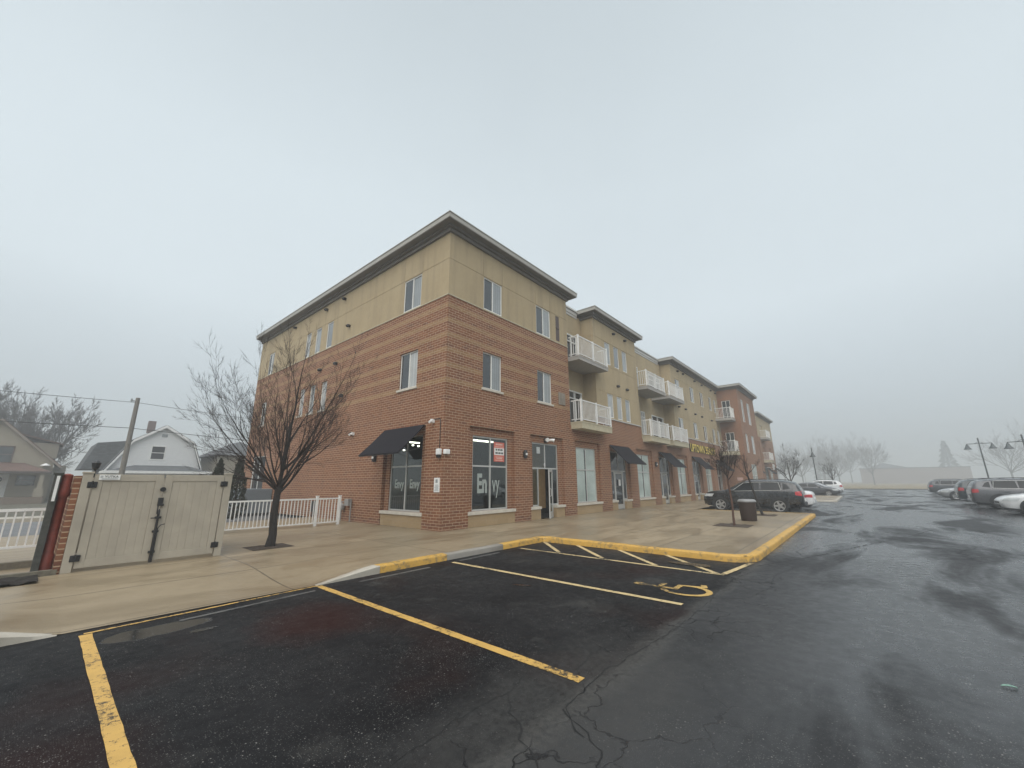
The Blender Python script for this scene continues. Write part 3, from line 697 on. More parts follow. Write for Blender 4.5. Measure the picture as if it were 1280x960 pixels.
# end wall brick, u runs along +Y
ENDS = [(1.66, 2.82)]
trio = [(8.98, 9.62), (10.28, 10.92), (11.52, 12.12)]
end_br = [(a, b, 5.0, X2, .13, False) for a, b in ENDS+trio+[(16.95, 17.75)]] + [(.98, 3.51, 0, BT, .13, False), (15.8, 17.9, 1.15, 3.1, .13, False)]
wall(wb, (0, 0, 0), N_, Wd, 0, 19.27, 0, H_BR, end_br)
ws = MB()
wall(ws, (0, 0, 0), E_, S, 0, 7.95, H_BR, H_TOP, front1_up)
end_up = [(a, b, 8.24, X3, .09, False) for a, b in ENDS+trio+[(16.75, 17.6)]] + [(0, 19.27, ZG, ZG+.016, G, True)]
for y in (1.62, 2.86, 8.94, 12.2, 15.6): end_up.append((y-.007, y+.007, ZG+.016, H_TOP-.08, G, True))
wall(ws, (0, 0, 0), N_, Wd, 0, 19.27, H_BR, H_TOP, end_up)
# block 1 east return, recess, bay 2, recess, bay 3
RD = .8
B2a, B2b, B3a, B3b = 10.75, 16.5, 23.25, 37.2
wall(wb, (7.95, 0, 0), N_, E_, 0, RD, 4.6, H_BR); wall(ws, (7.95, 0, 0), N_, E_, 0, RD, H_BR, H_TOP)
wb2 = MB()
wall(wb2, (0, 0, 0), E_, S, 7.95, B3b, 0, 4.2, shop_holes[2:])
wall(wb2, (0, 0, 0), E_, S, B2a, B2b, 4.2, 4.95); wall(wb2, (0, 0, 0), E_, S, B3a, B3b, 4.2, 4.95)
door_r1 = [(9.0, 10.2, 7.72, X3-.1, .08, False), (9.0, 10.5, 4.4, X2-.15, .08, False)]
wall(ws, (0, RD, 0), E_, S, 7.95, B2a, 4.2, H_TOP, door_r1+[(7.95, B2a, ZG, ZG+.016, G, True)])
tri_x = [(12.05, 12.75), (13.22, 13.90), (14.38, 15.05)]
z2 = 6.50
b2h = [(a, b, 8.28, X3, .09, False) for a, b in tri_x] + [(a, b, 5.08, z2-.03, .09, False) for a, b in tri_x] + [(B2a, B2b, ZG, ZG+.016, G, True), (B2a, B2b, z2, z2+.016, G, True), (B2a, B2b, 8.12, 8.136, G, True)]
wall(ws, (0, 0, 0), E_, S, B2a, B2b, 4.95, H_TOP, b2h)
wall(ws, (B2a, 0, 0), N_, Wd, 0, RD, 4.2, H_TOP, [(0, RD, ZG, ZG+.016, G, True), (0, RD, z2, z2+.016, G, True)]); wall(ws, (B2b, 0, 0), N_, E_, 0, RD, 4.2, H_TOP)
r2 = [(18.55, 19.25, 4.75, 6.38, .08, False), (20.55, 22.9, 4.4, 6.35, .08, False), (17.2, 18.6, 7.72, 9.6, .08, False), (20.55, 22.9, 7.72, 9.55, .08, False)]
wall(ws, (0, RD, 0), E_, S, B2b, B3a, 4.2, H_TOP, r2)
b3x = [(24.15, 25.25), (27.95, 29.0), (30.9, 31.95), (33.85, 34.75), (35.6, 36.4)]
b3h = [(a, b, 8.34, X3+.06, .09, False) for a, b in b3x] + [(a, b, 5.1, z2, .09, False) for a, b in b3x] + [(B3a, B3b, ZG+.09, ZG+.105, G, True), (B3a, B3b, 6.55, 6.565, G, True), (B3a, B3b, 8.15, 8.166, G, True)]
for x in (26.6, 29.6, 32.6, 35.2): b3h += [(x-.008, x+.008, 8.17, ZG+.09, G, True), (x-.008, x+.008, 6.565, 8.15, G, True)]
wall(ws, (0, 0, 0), E_, S, B3a, B3b, 4.95, H_TOP, b3h)
wall(ws, (B3a, 0, 0), N_, Wd, 0, RD, 4.2, H_TOP)
# brick tower
T0, T1, TY = 37.2, 45.6, -1.95
thx = [(38.55, 39.7), (41.4, 43.0)]
th = [(a, b, 7.55, 9.95, .1, False) for a, b in thx] + [(a, b, 4.35, 6.3, .1, False) for a, b in thx] + [(39.4, 42.2, .45, 3.2, .12, False)]
wall(wb2, (0, TY, 0), E_, S, T0, T1, 0, H_TOP, th)
wall(wb2, (T0, TY, 0), N_, Wd, 0, -TY, 0, H_TOP, [(.75, 1.55, 7.7, 9.7, .1, False), (.75, 1.55, 4.4, 6.35, .1, False)])
wall(wb2, (T1, TY, 0), N_, E_, 0, -TY+RD, 0, H_TOP)
# bay 4 and tower 2
wall(wb2, (0, 0, 0), E_, S, T1, 55.0, 0, 4.95, [(47.2, 49.7, .45, 3.4, .13, True), (51, 53.5, .0, 3.4, .13, True)]); wall(ws, (0, 0, 0), E_, S, T1, 55.0, 4.95, H_TOP+.1)
wall(ws, (55.0, 0, 0), N_, E_, 0, RD, 0, H_TOP+.1); wall(wb2, (0, RD, 0), E_, S, 55.0, 57.0, 0, H_TOP)
Q0, Q1, QY = 57.0, 69.0, -.25
wall(wb2, (0, QY, 0), E_, S, Q0, Q1, 0, 7.6, [(58.4, 60.8, 0, 3.3, .13, True), (62.4, 64.8, .45, 3.3, .13, True), (59, 61, 4.4, 6.3, .1, True), (64.5, 66, 5, 6.4, .1, True)])
wall(ws, (0, QY, 0), E_, S, Q0, Q1, 7.6, H_TOP-.1, [(59, 61, 7.8, 9.5, .1, True)]); wall(wb2, (Q0, QY, 0), N_, Wd, 0, 1.2, 0, 7.6); wall(ws, (Q0, QY, 0), N_, Wd, 0, 1.2, 7.6, H_TOP-.1)
# rear and far walls
wb2.quad((Q1, QY, 0), (Q1, 19, 0), (Q1, 19, H_TOP-.1), (Q1, QY, H_TOP-.1)); wb2.quad((Q1, 19, 0), (0, 19.27, 0), (0, 19.27, H_TOP), (Q1, 19, H_TOP))
wb.build('banded_brick_wall', M_BRICK, BLD); wb2.build('brick_wall', M_BRICK2, BLD); ws.build('stucco_wall', M_STUCCO, BLD)
# shelf where the stucco sits back on the brick, trim at block 1
m = MB(); m.box(-.018, 7.95, -.022, -.003, H_BR+.006, H_BR+.045); m.box(-.022, -.003, -.022, 19.27, H_BR+.007, H_BR+.046); m.build('ledge', M_CREAM, BLD)
m = MB(); m.box(B2a, B2b, -.05, -.003, 4.95, 5.01); m.box(B3a, B3b, -.05, -.003, 4.95, 5.01); m.build('ledge', M_COPING, BLD)
# roof deck
m = MB(); m.box(.02, Q1, .9, 19, H_TOP-.3, H_TOP-.02); m.build('roof', simple('grey_roof_deck', (.12, .12, .12), .9), BLD)
# cornices (overhang .44): trim board, soffit, fascia, lip
def cornice(x0, x1, yf, yb, zt=11.22, ov=.44, end0=True, end1=True, yend=None):
    xa = x0-(ov if end0 else 0); xb = x1+(ov if end1 else 0); ya = yf-ov
    m = MB()
    m.box(xa, xb, ya, yb, zt-.22, zt-.035); m.box(xa-.025 if end0 else xa, xb+(.025 if end1 else 0), ya-.025, yb, zt-.034, zt)
    o = m.build('cornice', M_TRIM, BLD)
    s = MB(); s.box(xa+.03, xb-.03, ya+.03, yb, zt-.25, zt-.222)
    s.box(xa+.25 if end0 else xa, xb-(.25 if end1 else 0), ya+.25, yb, zt-.34, zt-.252)
    s.box(x0-(.09 if end0 else -.0), x1+(.09 if end1 else 0), yf-.09, yb, zt-.47, zt-.342)
    s.build('soffit', M_SOFFIT, o)
    return o
cornice(0, 7.95, 0, 19.3)
cornice(B2a, B2b, 0, 6); cornice(B3a, B3b, 0, 6, end1=False)
cornice(T0, T1, TY, 6, 11.3); cornice(T1, 55.0, 0, 6, 11.3, end0=False); cornice(Q0, Q1, QY, 19, 11.1)
def coping(x0, x1):
    m = MB(); m.box(x0, x1, RD-.12, RD+.4, 11.06, 11.16); m.box(x0, x1, RD-.06, RD+.4, H_TOP, 11.058); m.box(x0, x1, RD-.03, RD-.002, H_TOP-.14, H_TOP-.002); m.build('coping', M_COPING, BLD)
coping(7.95+.44, B2a-.44); coping(B2b+.44, B3a-.44); coping(55.46, 56.54)
# upper windows
for a, b in pairs1:
    window((0,0,0), E_, S, a, b, 8.24, X3, .09); window((0,0,0), E_, S, a, b, 5.0, X2, .13, sill=True)
for a, b in ENDS:
    window((0,0,0), N_, Wd, a, b, 8.24, X3, .09); w_ = window((0,0,0), N_, Wd, a, b, 5.0, X2, .13, sill=True)
for a, b in trio:
    window((0,0,0), N_, Wd, a, b, 8.24, X3, .09, 'blind'); window((0,0,0), N_, Wd, a, b, 5.0, X2, .13, 'blind', sill=True)
window((0,0,0), N_, Wd, 16.75, 17.6, 8.24, X3, .09); window((0,0,0), N_, Wd, 16.95, 17.75, 5.0, X2, .13, sill=True); window((0,0,0), N_, Wd, 15.8, 17.9, 1.15, 3.1, .13, 'dark', sill=True)
for a, b in tri_x:
    window((0,0,0), E_, S, a, b, 8.28, X3, .09, 'blind'); window((0,0,0), E_, S, a, b, 5.08, z2-.03, .09, 'blind')
for i, (a, b) in enumerate(b3x):
    k = 'pair' if i < 3 else 'dark'
    window((0,0,0), E_, S, a, b, 8.34, X3+.06, .09, k); window((0,0,0), E_, S, a, b, 5.1, z2, .09, k)
for a, b in thx:
    window((0,TY,0), E_, S, a, b, 7.55, 9.95, .1, 'pair'); window((0,TY,0), E_, S, a, b, 4.35, 6.3, .1, 'pair')
for c, d in ((7.7, 9.7), (4.4, 6.35)): window((T0,TY,0), N_, Wd, .75, 1.55, c, d, .1, 'dark')
# patio doors inside the recesses
def patio(a, b, c, d, y):
    m = MB(); t = .07
    m.box(a, a+t, y-.03, y+.05, c, d); m.box(b-t, b, y-.03, y+.05, c, d); m.box(a+t, b-t, y-.03, y+.05, d-t, d); m.box(a+t, b-t, y-.03, y+.05, c, c+t)
    mid = (a+b)/2; m.box(mid-.04, mid+.04, y-.03, y+.05, c+t, d-t); m.box(a+t, b-t, y-.028, y+.048, d-.45, d-.39)
    o = m.build('patio_door', M_WFRAME, BLD); p = MB(); p.box(a+t, b-t, y+.052, y+.06, c+t, d-t); p.build('pane', M_GLASS, o)
for h in door_r1+r2: patio(h[0], h[1], h[2], h[3], RD)
# louvres
m = MB(); m.box(6.94, 7.23, .005, .03, 8.31, 9.61); m.box(6.94, 7.23, -.02, .004, 8.94, 8.99); o = m.build('louvre', simple('brown_louvre', (.075, .05, .045), .6), BLD)
m = MB(); m.box(6.98, 7.52, -.03, .03, 5.10, 5.68)
for k in range(7): m.box(7.0, 7.5, -.045, -.031, 5.14+.077*k, 5.17+.077*k)
m.box(7.235, 7.265, -.055, -.046, 5.1, 5.68); m.build('louvre', simple('taupe_louvre', (.27, .235, .19), .6), BLD)
# small round vent caps
vm = MB()
vm.tube([(0, 0, 0), (0, -.10, -.01), (0, -.16, -.06)], [.075, .08, .07], 8)
v0 = None
def vent(x, y, z, rz=0):
    global v0
    if v0 is None: v0 = vm.build('vent_cap', M_DARK, BLD); o = v0
    else: o = v0.copy(); COL.objects.link(o)
    o.location = (x, y, z); o.rotation_euler = (0, 0, rz)
for x, z in ((24.9, 10.49), (26.29, 10.52), (29.52, 10.5), (31.71, 10.5), (34.8, 10.5), (36.5, 10.5), (13.22, 10.43), (14.83, 10.43), (13.38, 7.12), (14.64, 7.12), (24.4, 7.4), (26.0, 7.4), (28.6, 7.3), (30.6, 7.3), (33.8, 7.3)): vent(x, 0, z)
for y, z in ((7.91, 10.5), (9.82, 10.48), (7.22, 8.87), (13.78, 10.5), (8.16, 7.17), (9.82, 7.15), (7.28, 5.44), (5.99, 3.57)): vent(0, y, z, -math.pi/2)

# ---------------- shopfronts
def shopfront(O, u, n, x, kind, idx):
    """bay starts at u=x; frame sits .13 behind the wall face"""
    O = Vector(O); u = Vector(u); n = Vector(n)
    def bx(mb, a0, a1, c0, c1, d0, d1):
        P0 = O+u*a0-n*d0; P1 = O+u*a1-n*d1; mb.box(P0.x, P1.x, P0.y, P1.y, c0, c1)
    fa, fb, fc, fd = x+.28, x+BW-.28, .52, 3.18
    dl, dr = (fa+fb)/2-.50, (fa+fb)/2+.50
    if kind == 'window' or kind == 'end':
        pass
    # brick panel around the frame
    O2 = O-n*.13; rw = MB(); RWS.append(rw)
    hole = (fa, fb, fc, fd, .10, False) if kind in ('window', 'end') else (fa, fb, 0, fd, .10, False)
    wall(rw, O2, u, n, x, x+BW, 0, BT, [hole])
    # stone base and sill
    segs = [(x, x+BW)] if kind in ('window', 'end') else [(x, dl-.07), (dr+.07, x+BW)]
    rw = RWS[-1]; stl = []
    for a, b in segs: stl.append(MB()); bx(stl[-1], a+.002, b-.002, .004, .41, .02, .20 if kind in ('window', 'end') else .23)
    sl = MB()
    for a, b in segs: bx(sl, a-.02 if a == x else a, b+.02 if b == x+BW else b, .412, .515, -.03, .22)
    t = .055; fr = MB(); d0, d1 = .17, .235; mid = (fa+fb)/2; zt = 2.06
    bx(fr, fa, fa+t, fc, fd, d0, d1); bx(fr, fb-t, fb, fc, fd, d0, d1); bx(fr, fa+t, fb-t, fd-t, fd, d0, d1)
    bx(fr, fa+t, fb-t, zt, zt+t, d0, d1); bx(fr, mid-t/2, mid+t/2, zt+t, fd-t, d0, d1)
    clear = kind in ('open_door', 'end') or idx == 0
    g1 = M_CLEAR if clear else (M_FILM if kind == 'window' else M_GLASS)
    if kind in ('window', 'end'):
        bx(fr, fa+t, fb-t, fc, fc+t, d0, d1); bx(fr, mid-t/2, mid+t/2, fc+t, zt, d0, d1)
    else:
        bx(fr, dl-t, dl, fc if fc > .1 else 0, zt, d0, d1); bx(fr, dr, dr+t, fc, zt, d0, d1); bx(fr, dl-t, dl, .0, fc, d0, d1); bx(fr, dr, dr+t, .0, fc, d0, d1)
        bx(fr, fa+t, dl-t, fc, fc+t, d0, d1); bx(fr, dr+t, fb-t, fc, fc+t, d0, d1)
    rw.build('recessed_brick_panel', M_BRICK2, BLD)
    for sm_ in stl: sm_.build('stone_base', M_STONE, BLD)
    o = fr.build('shop_window' if kind in ('window', 'end') else 'shop_entrance', M_FRAME, BLD)
    sl.build('sill', M_SILL, o)
    pane = MB(); pd0, pd1 = .198, .208
    for a, b in ((fa+t, mid-t/2), (mid+t/2, fb-t)):
        bx(pane, a, b, zt+t, fd-t, pd0, pd1)
        if kind in ('window', 'end'): bx(pane, a, b, fc+t, zt, pd0, pd1)
    if kind not in ('window', 'end'):
        bx(pane, fa+t, dl-t, fc+t, zt, pd0, pd1); bx(pane, dr+t, fb-t, fc+t, zt, pd0, pd1)
    pane.build('pane', g1 if kind != 'door' else M_GLASS, o)
    if not clear and kind == 'window':      # dark gap beside the film behind the mullion
        dk = MB(); bx(dk, mid-.10, mid-t/2, fc+t, fd-t, .190, .1975); dk.build('film_gap', M_GLASS, o)
    if kind in ('door', 'open_door'):
        lf = MB(); w = dr-dl-.01; h = zt-.03; th = .045
        lf.box(0, .09, -th, 0, .02, h); lf.box(w-.09, w, -th, 0, .02, h); lf.box(.09, w-.09, -th, 0, h-.1, h); lf.box(.09, w-.09, -th, 0, .02, .27)
        ang = 0
        leaf = lf.build('door_leaf', M_FRAME, o)
        gp = MB(); gp.box(.09, w-.09, -.028, -.018, .27, h-.1); gp.build('pane', M_GLASS if kind == 'door' else M_CLEAR, leaf)
        hd = MB(); hd.tube([(w-.06, -.046, .92), (w-.06, -.10, .94), (w-.06, -.10, 1.22), (w-.06, -.046, 1.24)], .014, 8); hd.build('handle', M_FRAME, leaf)
        if kind == 'door': leaf.location = (dl+.005, O.y+.215, 0)
        else:            # hinged on the right jamb, swung outwards
            leaf.location = (dr-.005, O.y+.20, 0); leaf.scale = (-1, 1, 1); leaf.rotation_euler = (0, 0, R(28))
    return o
RWS = []
SHOP = []
for i, x in enumerate(BAYS): SHOP.append(shopfront((0,0,0), E_, S, x, KIND[i], i))
ENDWIN = shopfront((0,0,0), N_, Wd, .98+.015, 'end', 99)
# far bays, simple
def far_bay(x0, x1, c, d, y):
    m = MB(); t = .07
    m.box(x0, x0+t, y, y+.06, c, d); m.box(x1-t, x1, y, y+.06, c, d); m.box(x0+t, x1-t, y, y+.06, d-t, d); m.box(x0+t, x1-t, y, y+.06, c, c+t); m.box((x0+x1)/2-.04, (x0+x1)/2+.04, y, y+.06, c+t, d-t); m.box(x0+t, x1-t, y+.002, y+.058, 2.05, 2.12) if c < 2 else None
    o = m.build('shop_window', M_FRAME, BLD); p = MB(); p.box(x0+t, x1-t, y+.062, y+.075, c+t, d-t); p.build('pane', M_FILM, o)
far_bay(39.4, 42.2, .45, 3.2, TY+.04); far_bay(47.25, 49.65, .5, 3.35, .05); far_bay(51.05, 53.45, .05, 3.35, .05); far_bay(58.5, 60.7, .05, 3.25, QY+.05); far_bay(62.5, 64.7, .5, 3.25, QY+.05)
# awnings
def awning(O, u, n, x0, x1, proj=1.02, zt=3.5, zb=2.48):
    O = Vector(O); u = Vector(u); n = Vector(n)
    def P(a, z, d): return O+u*a+n*d+Vector((0, 0, z))
    m = MB(); K = 10
    V = []; F = []
    for i in range(K+1):
        t = i/K; d = .03+proj*t; z = zt+(zb-zt)*t-.02*math.sin(math.pi*t)
        V += [P(x0, z, d), P(x1, z, d), P(x0, z-.02, d-.012), P(x1, z-.02, d-.012)]
    for i in range(K):
        b = 4*i; F += [(b, b+1, b+5, b+4), (b+2, b+6, b+7, b+3), (b, b+4, b+6, b+2), (b+1, b+3, b+7, b+5)]
    F += [(0, 2, 3, 1), (4*K, 4*K+1, 4*K+3, 4*K+2)]
    m.add(V, F); o = m.build('awning', M_FABRIC, BLD)
    fr = MB()
    for a in (x0+.03, x1-.03): fr.tube([P(a, zt-.05, .02), P(a, zb-.035, proj-.0)], .015, 6); fr.tube([P(a, zb-.035, proj), P(a, zb+.22, .02)], .012, 6)
    fr.tube([P(x0+.03, zb-.035, proj), P(x1-.03, zb-.035, proj)], .015, 6); fr.tube([P(x0+.03, zt-.05, .02), P(x1-.03, zt-.05, .02)], .015, 6)
    fr.build('awning_frame', M_DARK, o); return o
for i in (3, 5, 7, 9): awning((0,0,0), E_, S, BAYS[i]+.04, BAYS[i]+BW-.04)
awning((0,0,0), N_, Wd, 1.02, 3.52)
awning((0,QY,0), E_, S, 58.4, 60.8); awning((0,QY,0), E_, S, 66.2, 68.4, 1.3, 3.5, 2.5)
awning((0,0,0), E_, S, 51.0, 53.5)
# balconies
def balcony(x0, x1, zb, zt, mat, y1=-.62, back=RD, corner=None, west=True):
    s = MB(); s.box(x0, x1, y1, back-.01, zb, zt); s.box(x0-.02, x1+.02, y1-.02, back-.012, zt-.06, zt+.0)
    o = s.build('balcony', mat, BLD)
    r = MB(); zr = zt+1.07; pc = [x0+.04, (x0+x1)/2, x1-.04]; yr = y1+.05
    r.box(x0+.02, x1-.02, yr-.022, yr+.022, zr-.05, zr); r.box(x0+.02, x1-.02, yr-.015, yr+.015, zt+.09, zt+.13)
    n = int((x1-x0)/.115)
    for k in range(1, n):
        x = x0+(x1-x0)*k/n; r.box(x-.011, x+.011, yr-.011, yr+.011, zt+.13, zr-.05)
    ys = 0.0-.02
    for x, on in ((x0+.04, True), (x1-.04, True)):
        r.box(x-.02, x+.02, yr+.03, ys, zr-.052, zr-.002); r.box(x-.014, x+.014, yr+.03, ys, zt+.09, zt+.13)
        m_ = max(3, int(abs(ys-yr)/.115))
        for k in range(1, m_): y = yr+(ys-yr)*k/m_; r.box(x-.011, x+.011, y-.011, y+.011, zt+.13, zr-.05)
    r.build('railing', M_WHITE, o)
    for x in pc:
        p = MB(); p.box(x-.04, x+.04, yr-.04, yr+.04, zt+.002, zr+.04); p.build('post', M_WHITE, o)
    return o
balcony(8.0, 11.1, 7.46, 7.68, M_GREYSLAB); balcony(8.0, 11.1, 4.01, 4.35, M_CREAM)
balcony(16.62, 19.9, 7.46, 7.68, M_GREYSLAB); balcony(20.75, 24.0, 7.46, 7.68, M_GREYSLAB)
balcony(16.62, 19.9, 4.01, 4.35, M_CREAM); balcony(20.75, 24.0, 4.01, 4.35, M_CREAM)
def balcony_w(x0, x1, y0, y1, zb, zt, mat):     # in the corner of the tower: rails west and south
    s = MB(); s.box(x0, x1, y0, y1, zb, zt); o = s.build('balcony', mat, BLD); r = MB(); zr = zt+1.07
    r.box(x0+.02, x0+.06, y0+.02, y1, zr-.05, zr); r.box(x0+.06, x1, y0+.02, y0+.06, zr-.05, zr); r.box(x0+.025, x0+.055, y0+.02, y1, zt+.08, zt+.12); r.box(x0+.06, x1, y0+.025, y0+.055, zt+.08, zt+.12)
    n = int((y1-y0)/.12)
    for k in range(1, n): y = y0+(y1-y0)*k/n; r.box(x0+.03, x0+.05, y-.011, y+.011, zt+.12, zr-.05)
    n = int((x1-x0)/.12)
    for k in range(1, n): x = x0+(x1-x0)*k/n; r.box(x-.011, x+.011, y0+.03, y0+.05, zt+.12, zr-.05)
    r.box(x0, x0+.08, y0, y0+.08, zt+.002, zr+.04); r.build('railing', M_WHITE, o)
balcony_w(35.6, T0-.01, -1.5, -.01, 7.46, 7.68, M_GREYSLAB); balcony_w(35.6, T0-.01, -1.5, -.01, 4.01, 4.35, M_CREAM)
balcony_w(58.2, 61.5, -1.1, QY-.01, 7.3, 7.52, M_GREYSLAB); balcony_w(58.2, 61.5, -1.1, QY-.01, 4.01, 4.35, M_CREAM)
# yellow channel letters
sg = text_mb('UPTOWN BEAUTY', .92, .003, 1.0, .012)
k = 7.5/(max(v[0] for v in sg.v)-min(v[0] for v in sg.v))
sg.v = [(x*k, y, z) for x, y, z in sg.v]
placed(sg, (29.75, -.122, 3.90), (1, 0, 0), (0, 0, 1)); s_ = sg.build('channel_letters', M_YELLOWSIGN, BLD)
sg2 = text_mb('UPTOWN BEAUTY', .92, .052, 1.0, .012); sg2.v = [(x*k, y, z) for x, y, z in sg2.v]
placed(sg2, (29.75, -.064, 3.90), (1, 0, 0), (0, 0, 1)); sg2.build('letter_returns', M_BLACK, s_)
# wall lamps, cameras, flood lights, conduit
def wall_lamp(loc, rz):
    m = MB(); m.lathe([(.02, 0), (.075, .02), (.085, .12), (.085, .25), (.06, .33), (.02, .34)], (0, -.085, -.17), 12); m.box(-.05, .05, -.03, -.002, -.1, .1)
    o = m.build('wall_lamp', M_DARK, BLD, smooth=True); o.location = loc; o.rotation_euler = (0, 0, rz)
    c = MB(); c.lathe([(.055, 0), (.07, .03), (.07, .09), (.05, .11)], (0, -.11, -.06), 10); c.build('lens', M_SIGNW, o, smooth=True)
wall_lamp((4.28, 0, 2.62), 0); wall_lamp((18.35, 0, 2.62), 0); wall_lamp((0, 4.05, 2.47), -math.pi/2)
m = MB(); m.box(-.13, -.003, .05, .23, 2.40, 2.60); o = m.build('security_camera', M_WHITE, BLD, bevel=.02)
m = MB(); m.box(-.003, .22, -.11, -.003, 2.42, 2.58); m.build('camera_arm', M_WHITE, o, bevel=.02)
m = MB(); m.lathe([(.02, -.10), (.07, -.085), (.08, -.04), (.085, 0)], (-.08, .13, 2.40), 14); m.build('dome', M_BLACK, o, smooth=True)
m = MB(); m.tube([(-.02, .16, 2.62), (-.02, .16, 3.55), (-.02, .20, 3.63), (-.02, .5, 3.63)], .012, 6); m.build('conduit', M_BLACK, BLD)
for y, z in ((.54, 3.56), (5.93, 3.55)):
    m = MB(); m.box(-.12, -.003, y-.05, y+.05, z-.05, z+.07); m.tube([(-.10, y, z), (-.24, y-.06, z-.05)], .045, 10); m.build('security_camera', M_WHITE, BLD, smooth=30)
m = MB(); m.box(5.86, 6.06, .06, .125, 3.22, 3.40)
o = m.build('flood_light', M_DARK, BLD)
for sx in (-1, 1):
    m = MB(); m.tube([(5.96+sx*.09, .03, 3.32), (5.96+sx*.20, -.12, 3.33), (5.96+sx*.26, -.20, 3.30)], [.045, .06, .09], 10); m.build('lamp_head', M_SIGNW, o, smooth=40)
# corner notice
m = MB(); m.box(-.02, -.003, .10, .38, 1.20, 1.66); o = m.build('notice_sign', M_SIGNW, BLD)
m = MB(); m.box(-.024, -.0205, .19, .30, 1.50, 1.61)
for k in range(6): m.box(-.024, -.0205, .14+.01*(k % 2), .345-.02*(k % 3), 1.24+.036*k, 1.255+.036*k)
m.build('print', M_GREYTXT, o)
m = MB(); m.box(37.165, 37.197, -1.45, -.95, 1.55, 1.85); o = m.build('notice_sign', simple('pale_pink_sign', (.52, .36, .31), .6), BLD)
m = MB(); m.box(Q0+1.0, Q0+2.0, -1.35, -1.25, 3.0, 3.75); m.box(Q0+1.45, Q0+1.55, -1.25, QY-.01, 3.3, 3.36); m.build('blade_sign', M_SIGNW, BLD)
# window lettering
def glass_text(txt, x, z, size, sx, parent, O, u, v, bold=.0, mat=M_LETTER):
    t = text_mb(txt, size, .001, sx, bold); placed(t, Vector(O)+Vector(u)*x+Vector(v)*z, u, v); t.build('lettering', mat, parent)
fm = 1.2+BW/2
glass_text('En', fm-.40, 1.16, .92, .58, SHOP[0], (0, .196, 0), (1,0,0), (0,0,1), .034)
glass_text('vy', fm+.34, 1.16, .92, .5, SHOP[0], (0, .196, 0), (1,0,0), (0,0,1), .006)
for yc in (1.73, 2.66): glass_text('Envy', yc*-1, 1.33, .42, .72, ENDWIN, (.196, 0, 0), (0,-1,0), (0,0,1), .016)
# lease notice in the first window
xs0 = fm+.22; o = None
m = MB(); m.box(xs0, xs0+.60, .190, .195, 2.28, 3.02); o = m.build('lease_notice', M_REDSIGN, SHOP[0])
m = MB(); m.box(xs0+.02, xs0+.58, .186, .1895, 2.53, 2.80); m.build('notice_panel', M_SIGNW, o)
m = MB()
for a, b, c in ((.10, .18, 2.70), (.22, .33, 2.70), (.36, .5, 2.70), (.08, .22, 2.575), (.25, .38, 2.575), (.41, .53, 2.575)): m.box(xs0+a, xs0+b, .183, .1855, c, c+.065)
m.build('print', M_DKTXT, o)
m = MB()
for a, b, c, h in ((.1, .5, 2.91, .06), (.05, .55, 2.835, .025), (.1, .5, 2.44, .03), (.15, .48, 2.38, .04), (.08, .52, 2.32, .025)): m.box(xs0+a, xs0+b, .187, .1898, c, c+h)
m.build('print', M_PINKTXT, o)
# papers on shop doors
m = MB(); m.box(13.0, 13.24, .13, .134, 1.28, 1.62); m.build('paper_notice', M_SIGNW, SHOP[3])
m = MB(); m.box(5.40, 5.64, .19, .194, 2.72, 3.0); m.build('paper_notice', simple('pale_film', (.45, .47, .46), .5), SHOP[1])
glass_text('9', 5.93, 2.13, .26, 1.0, SHOP[1], (0, .165, 0), (1,0,0), (0,0,1), .004, M_SIGNW)
# corner shop interior, seen through the clear panes
m = MB(); xa, xb, ya, yb, za, zb = .30, 8.2, .32, 9.0, .008, 3.9
m.quad((xa,ya,za),(xb,ya,za),(xb,yb,za),(xa,yb,za)); m.quad((xa,ya,zb),(xa,yb,zb),(xb,yb,zb),(xb,ya,zb)); m.quad((xa,yb,za),(xb,yb,za),(xb,yb,zb),(xa,yb,zb)); m.quad((xb,ya,za),(xb,ya,zb),(xb,yb,zb),(xb,yb,za))
m.build('shop_interior', M_INNER, BLD)
m = MB(); m.box(5.3, 6.9, .85, .9, .35, 3.2); m.build('inner_partition', M_BROWN, BLD)
for x0_, x1_, y_, LZ in ((3.2, 5.0, 2.4, 3.30), (2.6, 4.2, 6.9, 3.5)):
    m = MB(); m.box(x0_, x1_, y_, y_+.09, LZ, LZ+.06); m.build('fluorescent_light', M_TUBE, BLD)
for x_, y_, z_ in ((2.0, 5.09, 2.90), (2.0, 4.04, 3.02), (2.0, 4.44, 3.08)):
    m = MB(); m.lathe([(.02, 0), (.05, .02), (.05, .05), (.02, .07)], (x_, y_, z_), 10); m.build('ceiling_lamp', M_TUBE, BLD)
lad = MB()
for sx in (-.22, .22):
    lad.tube([(2.15+sx, 1.0, .01), (2.15+sx*.6, 1.35, 1.75)], .025, 6); lad.tube([(2.15+sx, 1.75, .01), (2.15+sx*.6, 1.4, 1.75)], .02, 6)
for k in range(6): t = (k+.6)/6.4; lad.box(2.15-.22*(1-.4*t), 2.15+.22*(1-.4*t), 1.0+.35*t-.04, 1.0+.35*t+.04, 1.74*t, 1.74*t+.02)
lad.M = None; tag(lad.build('step_ladder', simple('pale_ladder', (.45, .42, .36), .5)), 'pale step ladder standing inside the corner shop behind the front window', 'ladder')
